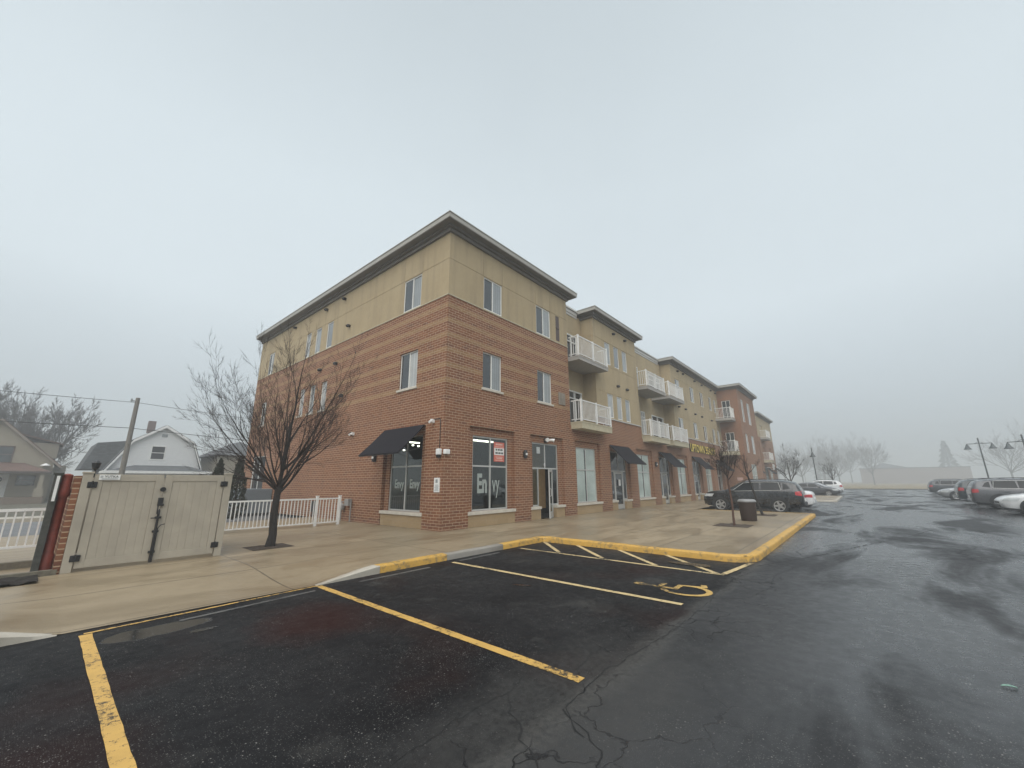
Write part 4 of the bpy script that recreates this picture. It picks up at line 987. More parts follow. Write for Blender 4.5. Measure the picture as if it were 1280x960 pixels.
# gas meter and electrics at the end wall
m = MB(); m.tube([(-.12, 6.2, .02), (-.12, 6.2, .75), (-.12, 5.45, .85), (-.12, 5.45, .02)], .03, 8); m.lathe([(.05, 0), (.11, .03), (.11, .22), (.05, .27)], (-.13, 6.15, .42), 12)
m.box(-.2, -.05, 5.55, 5.85, .62, .88); tag(m.build('gas_meter', simple('grey_meter', (.24, .23, .22), .5), smooth=30), 'grey gas meter and pipes against the brick end wall', 'gas meter')
m = MB(); m.box(-.15, -.003, 8.7, 9.0, .25, .72); m.tube([(-.08, 8.9, .25), (-.08, 8.9, .02)], .03, 8); tag(m.build('electric_box', M_DARK), 'small dark electric box low on the brick end wall', 'box')
m = MB(); m.box(-1.3, -.03, 14.1, 17.9, 0, 1.23); tag(m.build('utility_screen', M_GREYBOX, bevel=.02), 'blue-grey boxed screen against the building beyond the white railing', 'screen')

# ------------------------------------------------------------------ bare trees
def grow(seed, base, height, spread, trunk_h, trunk_r, nmain, depth, lean=(0, 0), twig=.004, elev=(25, 80), nsub=(3, 5), curl=.35, len_k=.62, lift=.25, mlen=1.0, limb=(.36, .55), ang=(22, 52)):
    q = random.Random(seed); tr = MB(); cr_ = MB(); base = Vector(base)
    top = base+Vector((lean[0], lean[1], trunk_h))
    tp = [base+Vector((0, 0, -.05))]; 
    for k in range(1, 6):
        t = k/5; tp.append(base+Vector((lean[0]*t+q.gauss(0, .012), lean[1]*t+q.gauss(0, .012), trunk_h*t)))
    tr.tube(tp, [trunk_r*1.35]+[trunk_r*(1.08-.28*k/5) for k in range(1, 6)], 12)
    def branch(p, d, L, r, lv):
        n = 5 if lv < 2 else 4; pts = [p]; rad = [r]; d = d.normalized()
        for k in range(1, n+1):
            d = (d+Vector((q.gauss(0, curl*.3), q.gauss(0, curl*.3), q.gauss(.05, curl*.22)+lift*.18))).normalized()
            pts.append(pts[-1]+d*(L/n)); rad.append(max(twig*.55, r*(1-.72*k/n)))
        mb = tr if lv == 0 and r > .03 else cr_
        mb.tube(pts, rad, 8 if r > .025 else (5 if r > .01 else 3), cap=False)
        if lv >= depth: return
        ns = q.randint(*nsub)+(2 if lv == 0 else 0)
        for k in range(ns):
            t = q.uniform(.22, 1.0) if lv else q.uniform(.15, .98); i = min(n-1, int(t*n)); fr = t*n-i
            bp = pts[i]+(pts[i+1]-pts[i])*fr; bd = (pts[i+1]-pts[i]).normalized()
            ax = bd.orthogonal().normalized(); ax.rotate(Matrix.Rotation(q.uniform(0, 2*math.pi), 4, bd).to_quaternion())
            nd = bd.copy(); nd.rotate(Matrix.Rotation(R(q.uniform(*ang)), 4, ax).to_quaternion())
            branch(bp, nd, L*q.uniform(len_k*.75, len_k*1.12)*(1.05-.35*t), max(twig, rad[i]*q.uniform(.5, .68)), lv+1)
        branch(pts[-1], d, L*len_k*.8, max(twig, rad[-1]), lv+1)
    for k in range(nmain):
        az = 2*math.pi*(k/nmain)+q.uniform(-.3, .3); el = R(q.uniform(*elev))
        d = Vector((math.cos(az)*math.cos(el)*spread, math.sin(az)*math.cos(el)*spread, math.sin(el)))
        st_ = base+Vector((lean[0], lean[1], trunk_h))*q.uniform(.86, 1.0)
        L = (height-trunk_h)*(.52 if el > R(55) else .46)*q.uniform(.85, 1.1)*mlen
        branch(st_, d, L, trunk_r*q.uniform(*limb), 0)
    branch(top, Vector((q.gauss(0, .12), q.gauss(0, .12), 1)), (height-trunk_h)*.55*mlen, trunk_r*.62, 0)
    return tr, cr_
def bare_tree(name, label, cat, loc, group=None, bark=M_BARK, twigm=M_TWIG, **k):
    t = thing(name, label, cat, loc, group=group)
    a, b = grow(base=(0, 0, 0), **k); a.build('trunk', bark, t, smooth=True); b.build('crown', twigm, t, smooth=True); return t
bare_tree('bare_tree', 'dark leafless tree with a dense spreading crown in front of the brick end wall', 'tree', (-4.62, .85, .0),
          seed=23, height=6.1, spread=1.08, trunk_h=1.42, trunk_r=.090, nmain=12, depth=4, elev=(24, 78), nsub=(3, 4), lean=(.02, -.03), twig=.0025, len_k=.60, lift=.06, curl=.20, mlen=.98, ang=(16, 44), limb=(.24, .40))
bare_tree('young_tree', 'thin young leafless tree with a rusty lower trunk, left of the litter bin', 'tree', (7.44, -6.78, 0), 'young street trees', M_RUSTBARK, M_TWIG,
          seed=5, height=3.35, spread=.8, trunk_h=1.75, trunk_r=.035, nmain=6, depth=3, elev=(30, 70), nsub=(3, 4), lean=(-.04, .02), twig=.0045)
bare_tree('young_tree', 'thin dark leaning young tree between the litter bin and the black car', 'tree', (13.03, -6.76, 0), 'young street trees', M_BARK, M_TWIG,
          seed=8, height=3.3, spread=.8, trunk_h=1.9, trunk_r=.045, nmain=4, depth=2, elev=(35, 65), nsub=(2, 3), lean=(-.10, .42), twig=.006)
bare_tree('young_tree', 'slender leafless tree rising behind the dark parked saloon, foggy grey', 'tree', (38.5, -5.2, 0), 'young street trees', M_TWIGFAR, M_TWIGFAR,
          seed=15, height=5.2, spread=.9, trunk_h=1.5, trunk_r=.08, nmain=5, depth=3, elev=(35, 70), nsub=(2, 4), twig=.010)
bare_tree('young_tree', 'faint slender tree right of the lamp post with a single pole, deep in the fog', 'tree', (62.0, -7.4, 0), 'young street trees', M_TWIGFAR, M_TWIGFAR,
          seed=21, height=4.8, spread=.9, trunk_h=1.6, trunk_r=.08, nmain=5, depth=3, elev=(35, 70), nsub=(2, 3), twig=.011)
# big trees behind the left houses
for k, (x, y, h, sd_, lb) in enumerate(((-14.5, 70, 15.5, 31, 'tall foggy bare tree behind the beige house roof'), (-8.6, 66, 14.2, 33, 'broad foggy bare tree rising between the beige house and the utility pole'), (-11.8, 92, 17.5, 35, 'faint tall bare tree farthest behind the beige house'))):
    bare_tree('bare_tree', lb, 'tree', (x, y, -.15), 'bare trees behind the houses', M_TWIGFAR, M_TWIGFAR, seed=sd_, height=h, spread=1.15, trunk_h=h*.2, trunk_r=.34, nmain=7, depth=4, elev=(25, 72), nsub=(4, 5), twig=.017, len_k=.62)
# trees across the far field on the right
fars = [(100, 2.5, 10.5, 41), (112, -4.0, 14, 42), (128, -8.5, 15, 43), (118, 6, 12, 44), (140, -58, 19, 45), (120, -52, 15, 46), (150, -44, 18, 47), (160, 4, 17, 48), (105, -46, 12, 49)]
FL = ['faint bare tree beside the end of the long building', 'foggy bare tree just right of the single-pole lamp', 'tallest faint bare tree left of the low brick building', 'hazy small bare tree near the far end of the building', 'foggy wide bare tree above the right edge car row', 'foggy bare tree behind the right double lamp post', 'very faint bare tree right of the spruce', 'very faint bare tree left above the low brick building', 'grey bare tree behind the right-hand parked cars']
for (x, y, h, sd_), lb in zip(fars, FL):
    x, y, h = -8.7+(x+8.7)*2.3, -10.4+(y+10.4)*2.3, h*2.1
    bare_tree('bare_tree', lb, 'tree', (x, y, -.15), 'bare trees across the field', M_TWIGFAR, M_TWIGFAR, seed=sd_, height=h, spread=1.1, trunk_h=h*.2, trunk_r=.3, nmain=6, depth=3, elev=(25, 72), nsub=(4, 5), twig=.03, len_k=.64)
far0 = [o for o in bpy.data.objects if o.get('group') == 'bare trees across the field']
EX = [(150, -55, 17, 'foggy bare tree over the charcoal parked car'), (165, -66, 19, 'foggy bare tree right of the spruce, over the teal parked car'), (150, -72, 16, 'foggy bare tree over the right-hand grey parked car'), (190, -72, 22, 'hazy bare tree between the two right lamp posts'), (140, -80, 17, 'hazy bare tree at the right picture edge'), (210, -50, 22, 'faint bare tree behind the spruce'), (205, -14, 20, 'hazy bare tree at the left end of the low brick building'), (190, -4, 19, 'hazy bare tree behind the single-pole lamp'), (175, 6, 17, 'hazy bare tree left of the single-pole lamp')]
for k, (x, y, h, lb) in enumerate(EX):
    src = far0[(k*3+2) % len(far0)]; c = copy_tree(src)
    for ch in c.children:
        if k == 0: ch.data.materials[0] = M_TWIGFOG
    hs = h/max(8.0, max(v.co.z for ch in src.children for v in ch.data.vertices))
    c.location = (x, y, -.15); c.rotation_euler = (0, 0, k*1.3); c.scale = (hs*1.15, hs*1.15, hs); c['label'] = lb
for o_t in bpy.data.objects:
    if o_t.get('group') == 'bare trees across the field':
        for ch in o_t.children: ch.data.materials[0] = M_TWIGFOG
def conifer(label, loc, h, r, seed, mat, name='conifer', cat='tree', group=None, columnar=False):
    q = random.Random(seed); t = thing(name, label, cat, loc, group=group); c = MB()
    m = MB(); m.tube([(0,0,0), (0,0,h*.9)], [r*.10, r*.02], 7); m.build('trunk', M_BARK, t)
    n = 2600 if columnar else 2600
    for k in range(n):
        z = (k/n)**.9*h*.99+q.uniform(-.02, .02)*h; z = max(.02*h, min(h*.995, z)); tt = z/h
        prof = (min(1, (1-tt)**.75*1.25)*min(1, .55+tt*3)) if columnar else (1-tt)*(.62+.5*(1-(tt*8) % 1))
        a = q.uniform(0, 2*math.pi); lump = .85+.12*math.sin(a*3+z*15/h)+.1*math.sin(a*7+z*9)
        rad = r*prof*lump*math.sqrt(q.uniform(.35, 1))
        p = Vector((rad*math.cos(a), rad*math.sin(a), z)); s = (r*.16 if columnar else h*.035)*q.uniform(.6, 1.3)
        if columnar: d = Vector((math.cos(a)*.45+q.gauss(0, .25), math.sin(a)*.45+q.gauss(0, .25), 1)).normalized()
        else: d = Vector((math.cos(a)+q.gauss(0, .3), math.sin(a)+q.gauss(0, .3), -.25+q.gauss(0, .2))).normalized()
        sd2 = d.orthogonal().normalized(); sd2.rotate(Matrix.Rotation(q.uniform(0, 6.28), 4, d).to_quaternion())
        c.add([p-sd2*s*.35, p+sd2*s*.35, p+d*s+sd2*s*.1, p+d*s-sd2*s*.1], [(0, 1, 2, 3)])
    c.build('crown', mat, t); return t
conifer('dark narrow arborvitae behind the railing, taller and nearer the bare tree trunk', (-2.72, 10.6, 0), 2.66, .50, 3, M_EVERG, 'arborvitae', 'shrub', 'arborvitae pair', True)
conifer('dark narrow arborvitae just above the gate corner, left of its twin', (-3.28, 11.35, 0), 2.56, .50, 4, M_EVERG, 'arborvitae', 'shrub', 'arborvitae pair', True)
conifer('foggy tall spruce silhouette above the far parked cars', (342, -51.0, -.15), 24.5, 8.0, 7, M_CONIF)
conifer('faint short spruce left of the low brick building, lost in fog', (330, 8, -.15), 24, 6.5, 9, M_CONIF)

# ------------------------------------------------------------------ trash enclosure, gate, bits on the left
gate = thing('enclosure_gate', 'tall taupe vinyl double gate closing the bin enclosure', 'gate', (0, 0, 0))
GY = .42
def post(x0, x1):
    m = MB(); m.box(x0, x1, GY, GY+.13, 0, 1.70); m.box(x0-.012, x1+.012, GY-.012, GY+.142, 1.70, 1.735); return m.build('gate_post', M_VINYL, gate, bevel=.006)
post(-8.08, -7.945); post(-5.865, -5.735)
def leaf(x0, x1):
    m = MB(); y0, y1 = GY+.02, GY+.06
    m.box(x0, x0+.12, y0, y1, .06, 1.69); m.box(x1-.12, x1, y0, y1, .06, 1.69); m.box(x0+.12, x1-.12, y0+.001, y1, 1.56, 1.688); m.box(x0+.12, x1-.12, y0+.001, y1, .062, .20)
    n = 6; w = (x1-x0-.24)/n
    for k in range(n): m.box(x0+.12+w*k+.003, x0+.12+w*(k+1)-.003, y0+.012, y1-.012, .20, 1.56)
    m.box(x0+.12, x1-.12, y0+.016, y1-.016, .20, 1.56)
    return m.build('gate_leaf', M_VINYL, gate, bevel=.004)
lf1 = leaf(-7.925, -6.925); lf2 = leaf(-6.895, -5.885)
for x, ps in ((-7.935, lf1), (-5.875, lf2)):
    for z in (1.50, .235):
        m = MB(); m.box(x-.066, x+.066, GY-.014, GY+.019, z-.055, z+.055); m.tube([(x, GY-.022, z-.06), (x, GY-.022, z+.07)], .011, 8); m.build('hinge', M_BLACK, ps, bevel=.012)
m = MB()
m.tube([(-6.91, GY-.02, .03), (-6.91, GY-.02, 1.0)], .020, 8); m.tube([(-6.88, GY-.015, .03), (-6.88, GY-.02, .66), (-6.84, GY-.03, .72), (-6.78, GY-.03, .73)], .009, 6)
for z in (.22, .60, .86, 1.10): m.box(-6.955, -6.86, GY-.045, GY+.018, z-.02, z+.02)
m.box(-6.955, -6.88, GY-.05, GY+.018, 1.12, 1.24); m.tube([(-6.91, GY-.02, 1.02), (-6.91, GY-.05, .93), (-6.94, GY-.04, .93), (-6.94, GY-.02, 1.08)], .012, 6); m.box(-7.02, -6.9, GY-.04, GY-.02, .845, .865)
m.tube([(-6.91, GY+.018, 1.40), (-6.91, GY-.035, 1.40)], .045, 12); m.build('latch', M_BLACK, gate)
m = MB(); m.box(-7.865, -7.58, GY-.0, GY+.0195, 1.585, 1.682); sgn = m.build('name_plate', M_SIGNW, gate)
t = text_mb('YUTKA', .058, .0008, 1.0, .0012); placed(t, (-7.70, GY-.0012, 1.628), (1, 0, 0), (0, 0, 1)); t.build('lettering', M_DKTXT, sgn)
m = MB()
for k in range(3): m.box(-7.85, -7.815, GY-.003, GY-.0005, 1.630+.013*k, 1.636+.013*k)
for k in range(2): m.box(-7.83, -7.61, GY-.003, GY-.0005, 1.597+.012*k, 1.602+.012*k)
m.build('emblem', M_GREYTXT, sgn)
m = MB(); m.box(-8.075, -5.74, 2.95, 3.0, .05, 1.66); m.box(-5.80, -5.75, GY+.14, 2.95, .05, 1.66); tag(m.build('vinyl_fence', M_VINYL), 'taupe vinyl fence panels round the back of the bin enclosure', 'fence')
m = MB(); m.box(-8.17, -8.085, GY+.02, 3.0, 0, 1.66); tag(m.build('brick_side_wall', M_BRICK2), 'narrow brick side wall left of the gate post', 'wall')
# red post with collars
m = MB(); m.lathe([(.085, 0), (.085, .30), (.068, .33), (.066, 1.28), (.088, 1.31), (.088, 1.42), (.075, 1.45), (.075, 1.68), (.03, 1.70)], (-8.26, .72, 0), 16)
tag(m.build('red_standpipe', M_RED, smooth=40), 'dull red round standpipe with collars beside the brick wall end', 'pipe')
m = MB(); m.box(-8.42, -8.33, .58, .74, 0, 1.68); m.box(-8.44, -8.31, .56, .76, 1.68, 1.715); m.box(-8.445, -8.421, .60, .70, 1.25, 1.66) if False else None
o = tag(m.build('timber_post', M_WOOD), 'dark grey weathered timber post left of the red pipe', 'post')
m = MB(); m.box(-8.39, -8.35, .565, .578, 1.22, 1.66); m.build('reflector_strip', M_WHITE, o)
# left white railing
def railing(label, P0, P1, zb, zt, n, posts):
    P0 = Vector(P0); P1 = Vector(P1); t = (P1-P0); L = t.length; d = t/L; th = math.atan2(d.y, d.x)
    o = thing('white_railing', label, 'railing', (P0.x, P0.y, 0), th); m = MB()
    m.box(0, L, -.025, .025, zt-.05, zt); m.box(0, L, -.02, .02, zb, zb+.04)
    for k in range(1, n): x = L*k/n; m.box(x-.012, x+.012, -.012, .012, zb+.04, zt-.05)
    m.build('rail_panel', M_WHITE, o)
    for x in posts:
        m = MB(); m.box(x-.04, x+.04, -.04, .04, 0, zt+.06); m.box(x-.05, x+.05, -.05, .05, zt+.06, zt+.085); m.build('post', M_WHITE, o)
    return o
railing('white metal railing left of the bin enclosure, seen at the picture edge', (-10.6, 2.0, 0), (-8.32, 2.0, 0), .34, 1.06, 21, (0.04, 1.2))
railing('long white picket railing behind the bare tree, running to the brick end wall', (-5.7, 5.04, 0), (-.80, 4.96, 0), .08, .97, 44, (0.04, 4.0, 4.85))
# timber edging
m = MB(); m.box(-11, -8.12, .40, .52, 0, .085); tag(m.build('timber_edging', M_TIMBER), 'weathered timber edging beside the mulch bed left of the gate', 'edging')
m = MB(); m.box(-11, -8.3, 1.74, 1.88, 0, .12); tag(m.build('timber_edging', M_TIMBER), 'weathered timber edging at the foot of the white railing on the left', 'edging')
# green scrap on the asphalt
m = MB(); V = []; F = []
for i in range(9):
    t = i/8; w = .032*math.sin(math.pi*min(1, t*.93+.05))**.7; zc = .012+.012*math.sin(math.pi*t)
    V += [(t*.17-.085, -w, zc+.006), (t*.17-.085, 0, zc-.006), (t*.17-.085, w, zc+.010)]
for i in range(8): F += [(3*i, 3*i+1, 3*i+4, 3*i+3), (3*i+1, 3*i+2, 3*i+5, 3*i+4)]
m.add(V, F); o = m.build('green_leaf_scrap', simple('pale_green_plastic', (.13, .24, .19), .35, var=.3, scale=40)); o.location = (-3.29, -11.04, ZP); o.rotation_euler = (0, 0, R(-75)); o.scale = (.55, .5, .6)
tag(o, 'small curled green scrap lying alone on the asphalt', 'litter')

# ------------------------------------------------------------------ litter bin
bn = thing('litter_bin', 'round dark brown litter bin with a pale lid on the pavement', 'bin', (9.72, -6.82, 0))
m = MB(); m.lathe([(.26, 0), (.27, .02), (.30, .66), (.30, .70), (.05, .70)], n=28); m.build('body', simple('dark_brown_bin', (.034, .019, .014), .6, var=.2, scale=20), bn, smooth=35)
m = MB(); m.lathe([(.32, .702), (.325, .74), (.27, .80), (.14, .81), (.13, .77), (.02, .765)], n=28); m.build('lid', simple('grey_lid', (.24, .24, .24), .45), bn, smooth=35)
m = MB(); m.lathe([(.125, .7725), (.12, .776), (.01, .777)], n=20); m.build('opening', M_BLACK, bn)

# ------------------------------------------------------------------ cars
TYPES = {
 'suv': dict(L=4.75, hw=.92, wb=2.78, wr=.375, fo=.93,
   x=[0, .02, .08, .18, .36, .62, 1.0, 1.6, 2.2, 2.55, 2.75, 2.95, 3.15, 3.35, 3.55, 3.95, 4.3, 4.55, 4.69, 4.75],
   top=[.92, 1.08, 1.24, 1.42, 1.575, 1.635, 1.675, 1.70, 1.69, 1.655, 1.59, 1.49, 1.375, 1.26, 1.175, 1.135, 1.09, 1.02, .90, .78],
   belt=[.9, 1.04, 1.14, 1.17, 1.17, 1.16, 1.145, 1.13, 1.115, 1.105, 1.10, 1.095, 1.09, 1.085, 1.07, 1.04, 1.0, .93, .83, .74],
   bot=[.45, .38, .34, .32, .30, .28, .27, .27, .27, .27, .27, .27, .27, .27, .27, .28, .29, .31, .35, .42],
   w=[.70, .80, .85, .87, .89, .905, .915, .92, .92, .92, .92, .92, .918, .915, .91, .90, .875, .82, .74, .64],
   wr_=[.60, .63, .65, .665, .68, .69, .695, .70, .70, .69, .685, .69, .70, .73, .77, .80, .77, .71, .64, .55],
   side=[(1.86, 3.22, 2.62), (.88, 1.81, 1.78)], side_r=.88, ws=(2.56, 3.44), rs=(.10, .34), roof_rails=True),
 'sedan': dict(L=4.75, hw=.90, wb=2.75, wr=.325, fo=.93,
   x=[0, .03, .1, .25, .5, .75, 1.05, 1.35, 1.7, 2.1, 2.5, 2.8, 3.05, 3.3, 3.5, 3.75, 4.1, 4.45, 4.65, 4.73, 4.75],
   top=[.80, .95, 1.03, 1.06, 1.085, 1.12, 1.25, 1.36, 1.425, 1.45, 1.435, 1.39, 1.28, 1.14, 1.03, .98, .93, .86, .76, .68, .62],
   belt=[.78, .90, .97, .99, 1.0, 1.0, .995, .985, .975, .965, .955, .945, .94, .935, .93, .91, .87, .80, .72, .65, .6],
   bot=[.42, .34, .30, .27, .25, .22, .2, .19, .19, .19, .19, .19, .19, .19, .19, .2, .22, .25, .3, .36, .4],
   w=[.62, .74, .80, .84, .865, .88, .89, .90, .90, .90, .90, .90, .895, .89, .885, .88, .86, .79, .70, .62, .55],
   wr_=[.54, .64, .68, .70, .68, .62, .60, .60, .605, .61, .61, .60, .60, .62, .68, .74, .75, .68, .58, .52, .46],
   side=[(2.15, 3.30, 2.72), (1.05, 2.10, 2.05)], side_r=1.45, ws=(2.72, 3.46), rs=(.78, 1.32), roof_rails=False),
 'pickup': None }
def make_car(kind, name, label, loc, rz, paint_m, group, cladding=False, tail_col=None, chrome=True):
    T = TYPES[kind]; t = thing(name, label, 'car', loc, rz, group)
    L = T['L']; X = np.array(T['x']); dens = np.unique(np.concatenate([X, np.linspace(0, L, 60)]))
    def F(k, x): return float(np.interp(x, X, T[k]))
    for k in ('top', 'belt', 'w', 'wr_', 'bot'):
        pass
    def sm(k, x): return (F(k, max(0, x-.05))+2*F(k, x)+F(k, min(L, x+.05)))/4
    def sec(x):
        zb, zt, zl, w, wr = sm('bot', x), sm('top', x), sm('belt', x), sm('w', x), sm('wr_', x)
        zl = min(zl, zt-.015); zm = zb+(zl-zb)*.5
        return [(0, zb), (w*.80, zb), (w*.95, zb+.05), (w*.985, zb+.16), (w, zm), (w*.985, zl-.10), (w*.955, zl-.01), (wr+(w*.955-wr)*.12, zt-(zt-zl)*.16-.012), (wr*.80, zt-.012), (wr*.45, zt-.002), (0, zt)]
    half = len(sec(1)); mb = MB(); V = []; nst = len(dens)
    for x in dens:
        s = sec(x); ring = s+[(-y, z) for y, z in s[-2:0:-1]]
        V += [(x-L/2, -y, z) for y, z in ring]
    m_ = 2*half-2
    FF = [(i*m_+k, i*m_+(k+1) % m_, (i+1)*m_+(k+1) % m_, (i+1)*m_+k) for i in range(nst-1) for k in range(m_)]
    FF += [tuple(range(m_-1, -1, -1)), tuple(range((nst-1)*m_, nst*m_))]
    mb.add(V, FF); body = mb.build('body', paint_m, t, smooth=38)
    # glass patches
    def sidept(x, v, sgn, off=.007):
        s = sec(x); a, b = s[6], s[7]; y = a[0]+(b[0]-a[0])*v; z = a[1]+(b[1]-a[1])*v
        nrm = Vector((0, b[1]-a[1], a[0]-b[0])).normalized()
        return (x-L/2, sgn*(y+nrm.y*off), z+nrm.z*off)
    for (xa, xb, xbt) in T['side']:
        xat = xa if xa > 1.9 else max(xa, T['side_r']) if kind == 'suv' else max(xa, T['side_r'])
        for sgn in (-1, 1):
            g_ = MB(); P = []; nx, nv = 10, 4
            for j in range(nv+1):
                v = .07+.86*j/nv; a = xa+(xat-xa)*(j/nv)**1.3; b = xb+(xbt-xb)*(j/nv)
                for i in range(nx+1): P.append(sidept(a+(b-a)*i/nx, v, sgn))
            FQ = [(j*(nx+1)+i, j*(nx+1)+i+1, (j+1)*(nx+1)+i+1, (j+1)*(nx+1)+i) for j in range(nv) for i in range(nx)]
            if sgn < 0: FQ = [f_ for f_ in FQ]
            else: FQ = [f_[::-1] for f_ in FQ]
            g_.add(P, FQ); g_.build('side_window', M_CARGLASS, body, smooth=True)
    if kind == 'suv':   # quarter light
        for sgn in (-1, 1):
            g_ = MB(); P = [sidept(.48, .22, sgn), sidept(.80, .10, sgn), sidept(.80, .88, sgn), sidept(.64, .78, sgn)]; g_.add(P, [(0, 1, 2, 3) if sgn < 0 else (3, 2, 1, 0)]); g_.build('side_window', M_CARGLASS, body)
    if chrome:
        for sgn in (-1, 1):
            m = MB(); xa = T['side'][1][0]; xb = T['side'][0][1]; xbt = T['side'][0][2]; xs_ = max(xa, T['side_r'])
            lo = [sidept(xa+(xb-xa)*k/14, .03, sgn, .012) for k in range(15)]
            hi = [sidept(xbt+(xs_+.1-xbt)*k/14, .95, sgn, .012) for k in range(15)]
            m.tube(lo+hi+[lo[0]], .012, 5); m.build('window_trim', M_FRAME, body)
    def topPatch(x0, x1, nm, keep=.86):
        g_ = MB(); P = []; nx, ny = 8, 8
        for i in range(nx+1):
            x = x0+(x1-x0)*i/nx; s = sec(x); ys = [p[0] for p in s[7:]][::-1]; zs = [p[1] for p in s[7:]][::-1]
            wmax = ys[-1]*keep
            for j in range(ny+1):
                y = -wmax+2*wmax*j/ny; z = float(np.interp(abs(y), ys, zs)); P.append((x-L/2, y, z+.007))
        g_.add(P, [(i*(ny+1)+j, (i+1)*(ny+1)+j, (i+1)*(ny+1)+j+1, i*(ny+1)+j+1) for i in range(nx) for j in range(ny)]); g_.build(nm, M_CARGLASS, body, smooth=True)
    topPatch(T['ws'][0], T['ws'][1], 'windscreen'); topPatch(T['rs'][0], T['rs'][1], 'rear_window')
    # lower side patches by (x,z)
    def side_y(x, z):
        s = sec(x)[1:8]; return float(np.interp(z, [p[1] for p in s], [p[0] for p in s]))
    def sidePatch(x0, x1, z0, z1, sgn, off=.010, slope=0, tz=0):
        P = []; nx, nz_ = 8, 4
        for j in range(nz_+1):
            for i in range(nx+1):
                u_ = i/nx; x = x0+(x1-x0)*u_+slope*(j/nz_); z = z0+(z1-z0)*(j/nz_)*(1-tz*u_)+tz*u_*(z1-z0)*.5
                x = min(L-.01, max(.01, x)); P.append((x-L/2, sgn*(side_y(x, z)+off), z))
        FQ = [(j*(nx+1)+i, j*(nx+1)+i+1, (j+1)*(nx+1)+i+1, (j+1)*(nx+1)+i) for j in range(nz_) for i in range(nx)]
        return P, (FQ if sgn < 0 else [f_[::-1] for f_ in FQ])
    zb_ = .90 if kind == 'suv' else .78
    for sgn in (-1, 1):
        m = MB(); m.add(*sidePatch(.03, .30 if kind == 'suv' else .55, zb_-(.02 if kind == 'suv' else .08), zb_+(.22 if kind == 'suv' else .10), sgn, tz=.3)); m.build('tail_light', MATS.get('red_lens') or simple('red_lens', (.42, .02, .025), .2, coat=.8), body, smooth=True)
        m = MB(); m.add(*sidePatch(L-.52, L-.06, .80 if kind == 'suv' else .62, .95 if kind == 'suv' else .76, sgn, slope=-.10)); m.build('headlight', MATS.get('clear_lens') or simple('clear_lens', (.48, .50, .50), .12, coat=.8), body, smooth=True)
        m = MB(); m.box(T['ws'][1]-.42-L/2, T['ws'][1]-.22-L/2, sgn*(T['hw']+.02), sgn*(T['hw']+.20), zb_+.14, zb_+.28); m.build('wing_mirror', paint_m, body, bevel=.04)
        m = MB(); m.add(*sidePatch(.75, L-.8, F('bot', 2)+.02, F('bot', 2)+.17, sgn, .012)); m.build('sill_trim', M_BLACK, body, smooth=True)
        for hx in (1.25, 2.35): m = MB(); yy = side_y(hx, zb_+.05); m.box(hx-L/2, hx+.2-L/2, sgn*(yy+.005), sgn*(yy+.035), zb_+.03, zb_+.065); m.build('door_handle', paint_m, body)
        for hx in (1.08, 1.98, 3.2):            # door shut lines
            m = MB(); m.add(*sidePatch(hx, hx+.012, .40, zb_+.12, sgn, .004)); m.build('door_gap', M_BLACK, body)
    # nose: grille, lower intake, plate; tail: bumper, plate
    m = MB(); xg = L/2; m.box(xg-.06, xg+.015, -.40, .40, .56 if kind == 'suv' else .50, .70 if kind == 'suv' else .60); m.box(xg-.10, xg+.02, -.52, .52, .36, .46); m.build('grille', M_BLACK, body, bevel=.02)
    m = MB(); m.box(-xg-.03, -xg+.12, -.66, .66, .40, .56); m.build('rear_bumper', M_BLACK if cladding else paint_m, body, bevel=.03)
    m = MB(); m.box(-xg-.036, -xg-.031, -.16, .16, .62, .72); m.box(-xg-.03, -xg+.05, -.17, .17, .60, .74); m.build('number_plate', M_SIGNW, body)
    # wheels
    for xw in (L-T['fo'], L-T['fo']-T['wb']):
        for sgn in (-1, 1):
            yw = sgn*(side_y(xw, .5)); r = T['wr']
            a = MB(); n = 28; R0 = r+.065; pts = []
            for k in range(n+1):
                an = R(-14)+R(208)*k/n; pts.append((xw-L/2+R0*math.cos(an), r+.02+R0*math.sin(an)))
            a.add([(x, yw+sgn*.012, z) for x, z in pts]+[(x, yw-sgn*.12, z) for x, z in pts], [tuple(range(n+1)) if sgn < 0 else tuple(range(n, -1, -1))]+[((k, n+1+k, n+2+k, k+1) if sgn > 0 else (k, k+1, n+2+k, n+1+k)) for k in range(n)])
            a.build('wheel_arch', M_BLACK, body)
            wroot = MB()
            wroot.M = Matrix.Translation((xw-L/2, yw+sgn*.018, r)) @ Matrix.Rotation(math.pi/2*sgn, 4, 'X')
            wroot.lathe([(r*.62, -.004), (r*.70, -.012), (r*.93, -.012), (r, .02), (r, .18), (r*.6, .19)], n=26, cap=False)
            ty = wroot.build('wheel', simple('tyre_rubber', (.016, .016, .016), .8) if 'tyre_rubber' not in MATS else MATS['tyre_rubber'], t, smooth=40)
            rm = MB(); rm.M = wroot.M
            rm.lathe([(r*.64, -.010), (r*.68, -.022), (r*.60, -.016), (r*.585, .02)], n=26, cap=False)
            rm.lathe([(r*.13, -.030), (r*.10, -.034), (.01, -.034)], n=12)
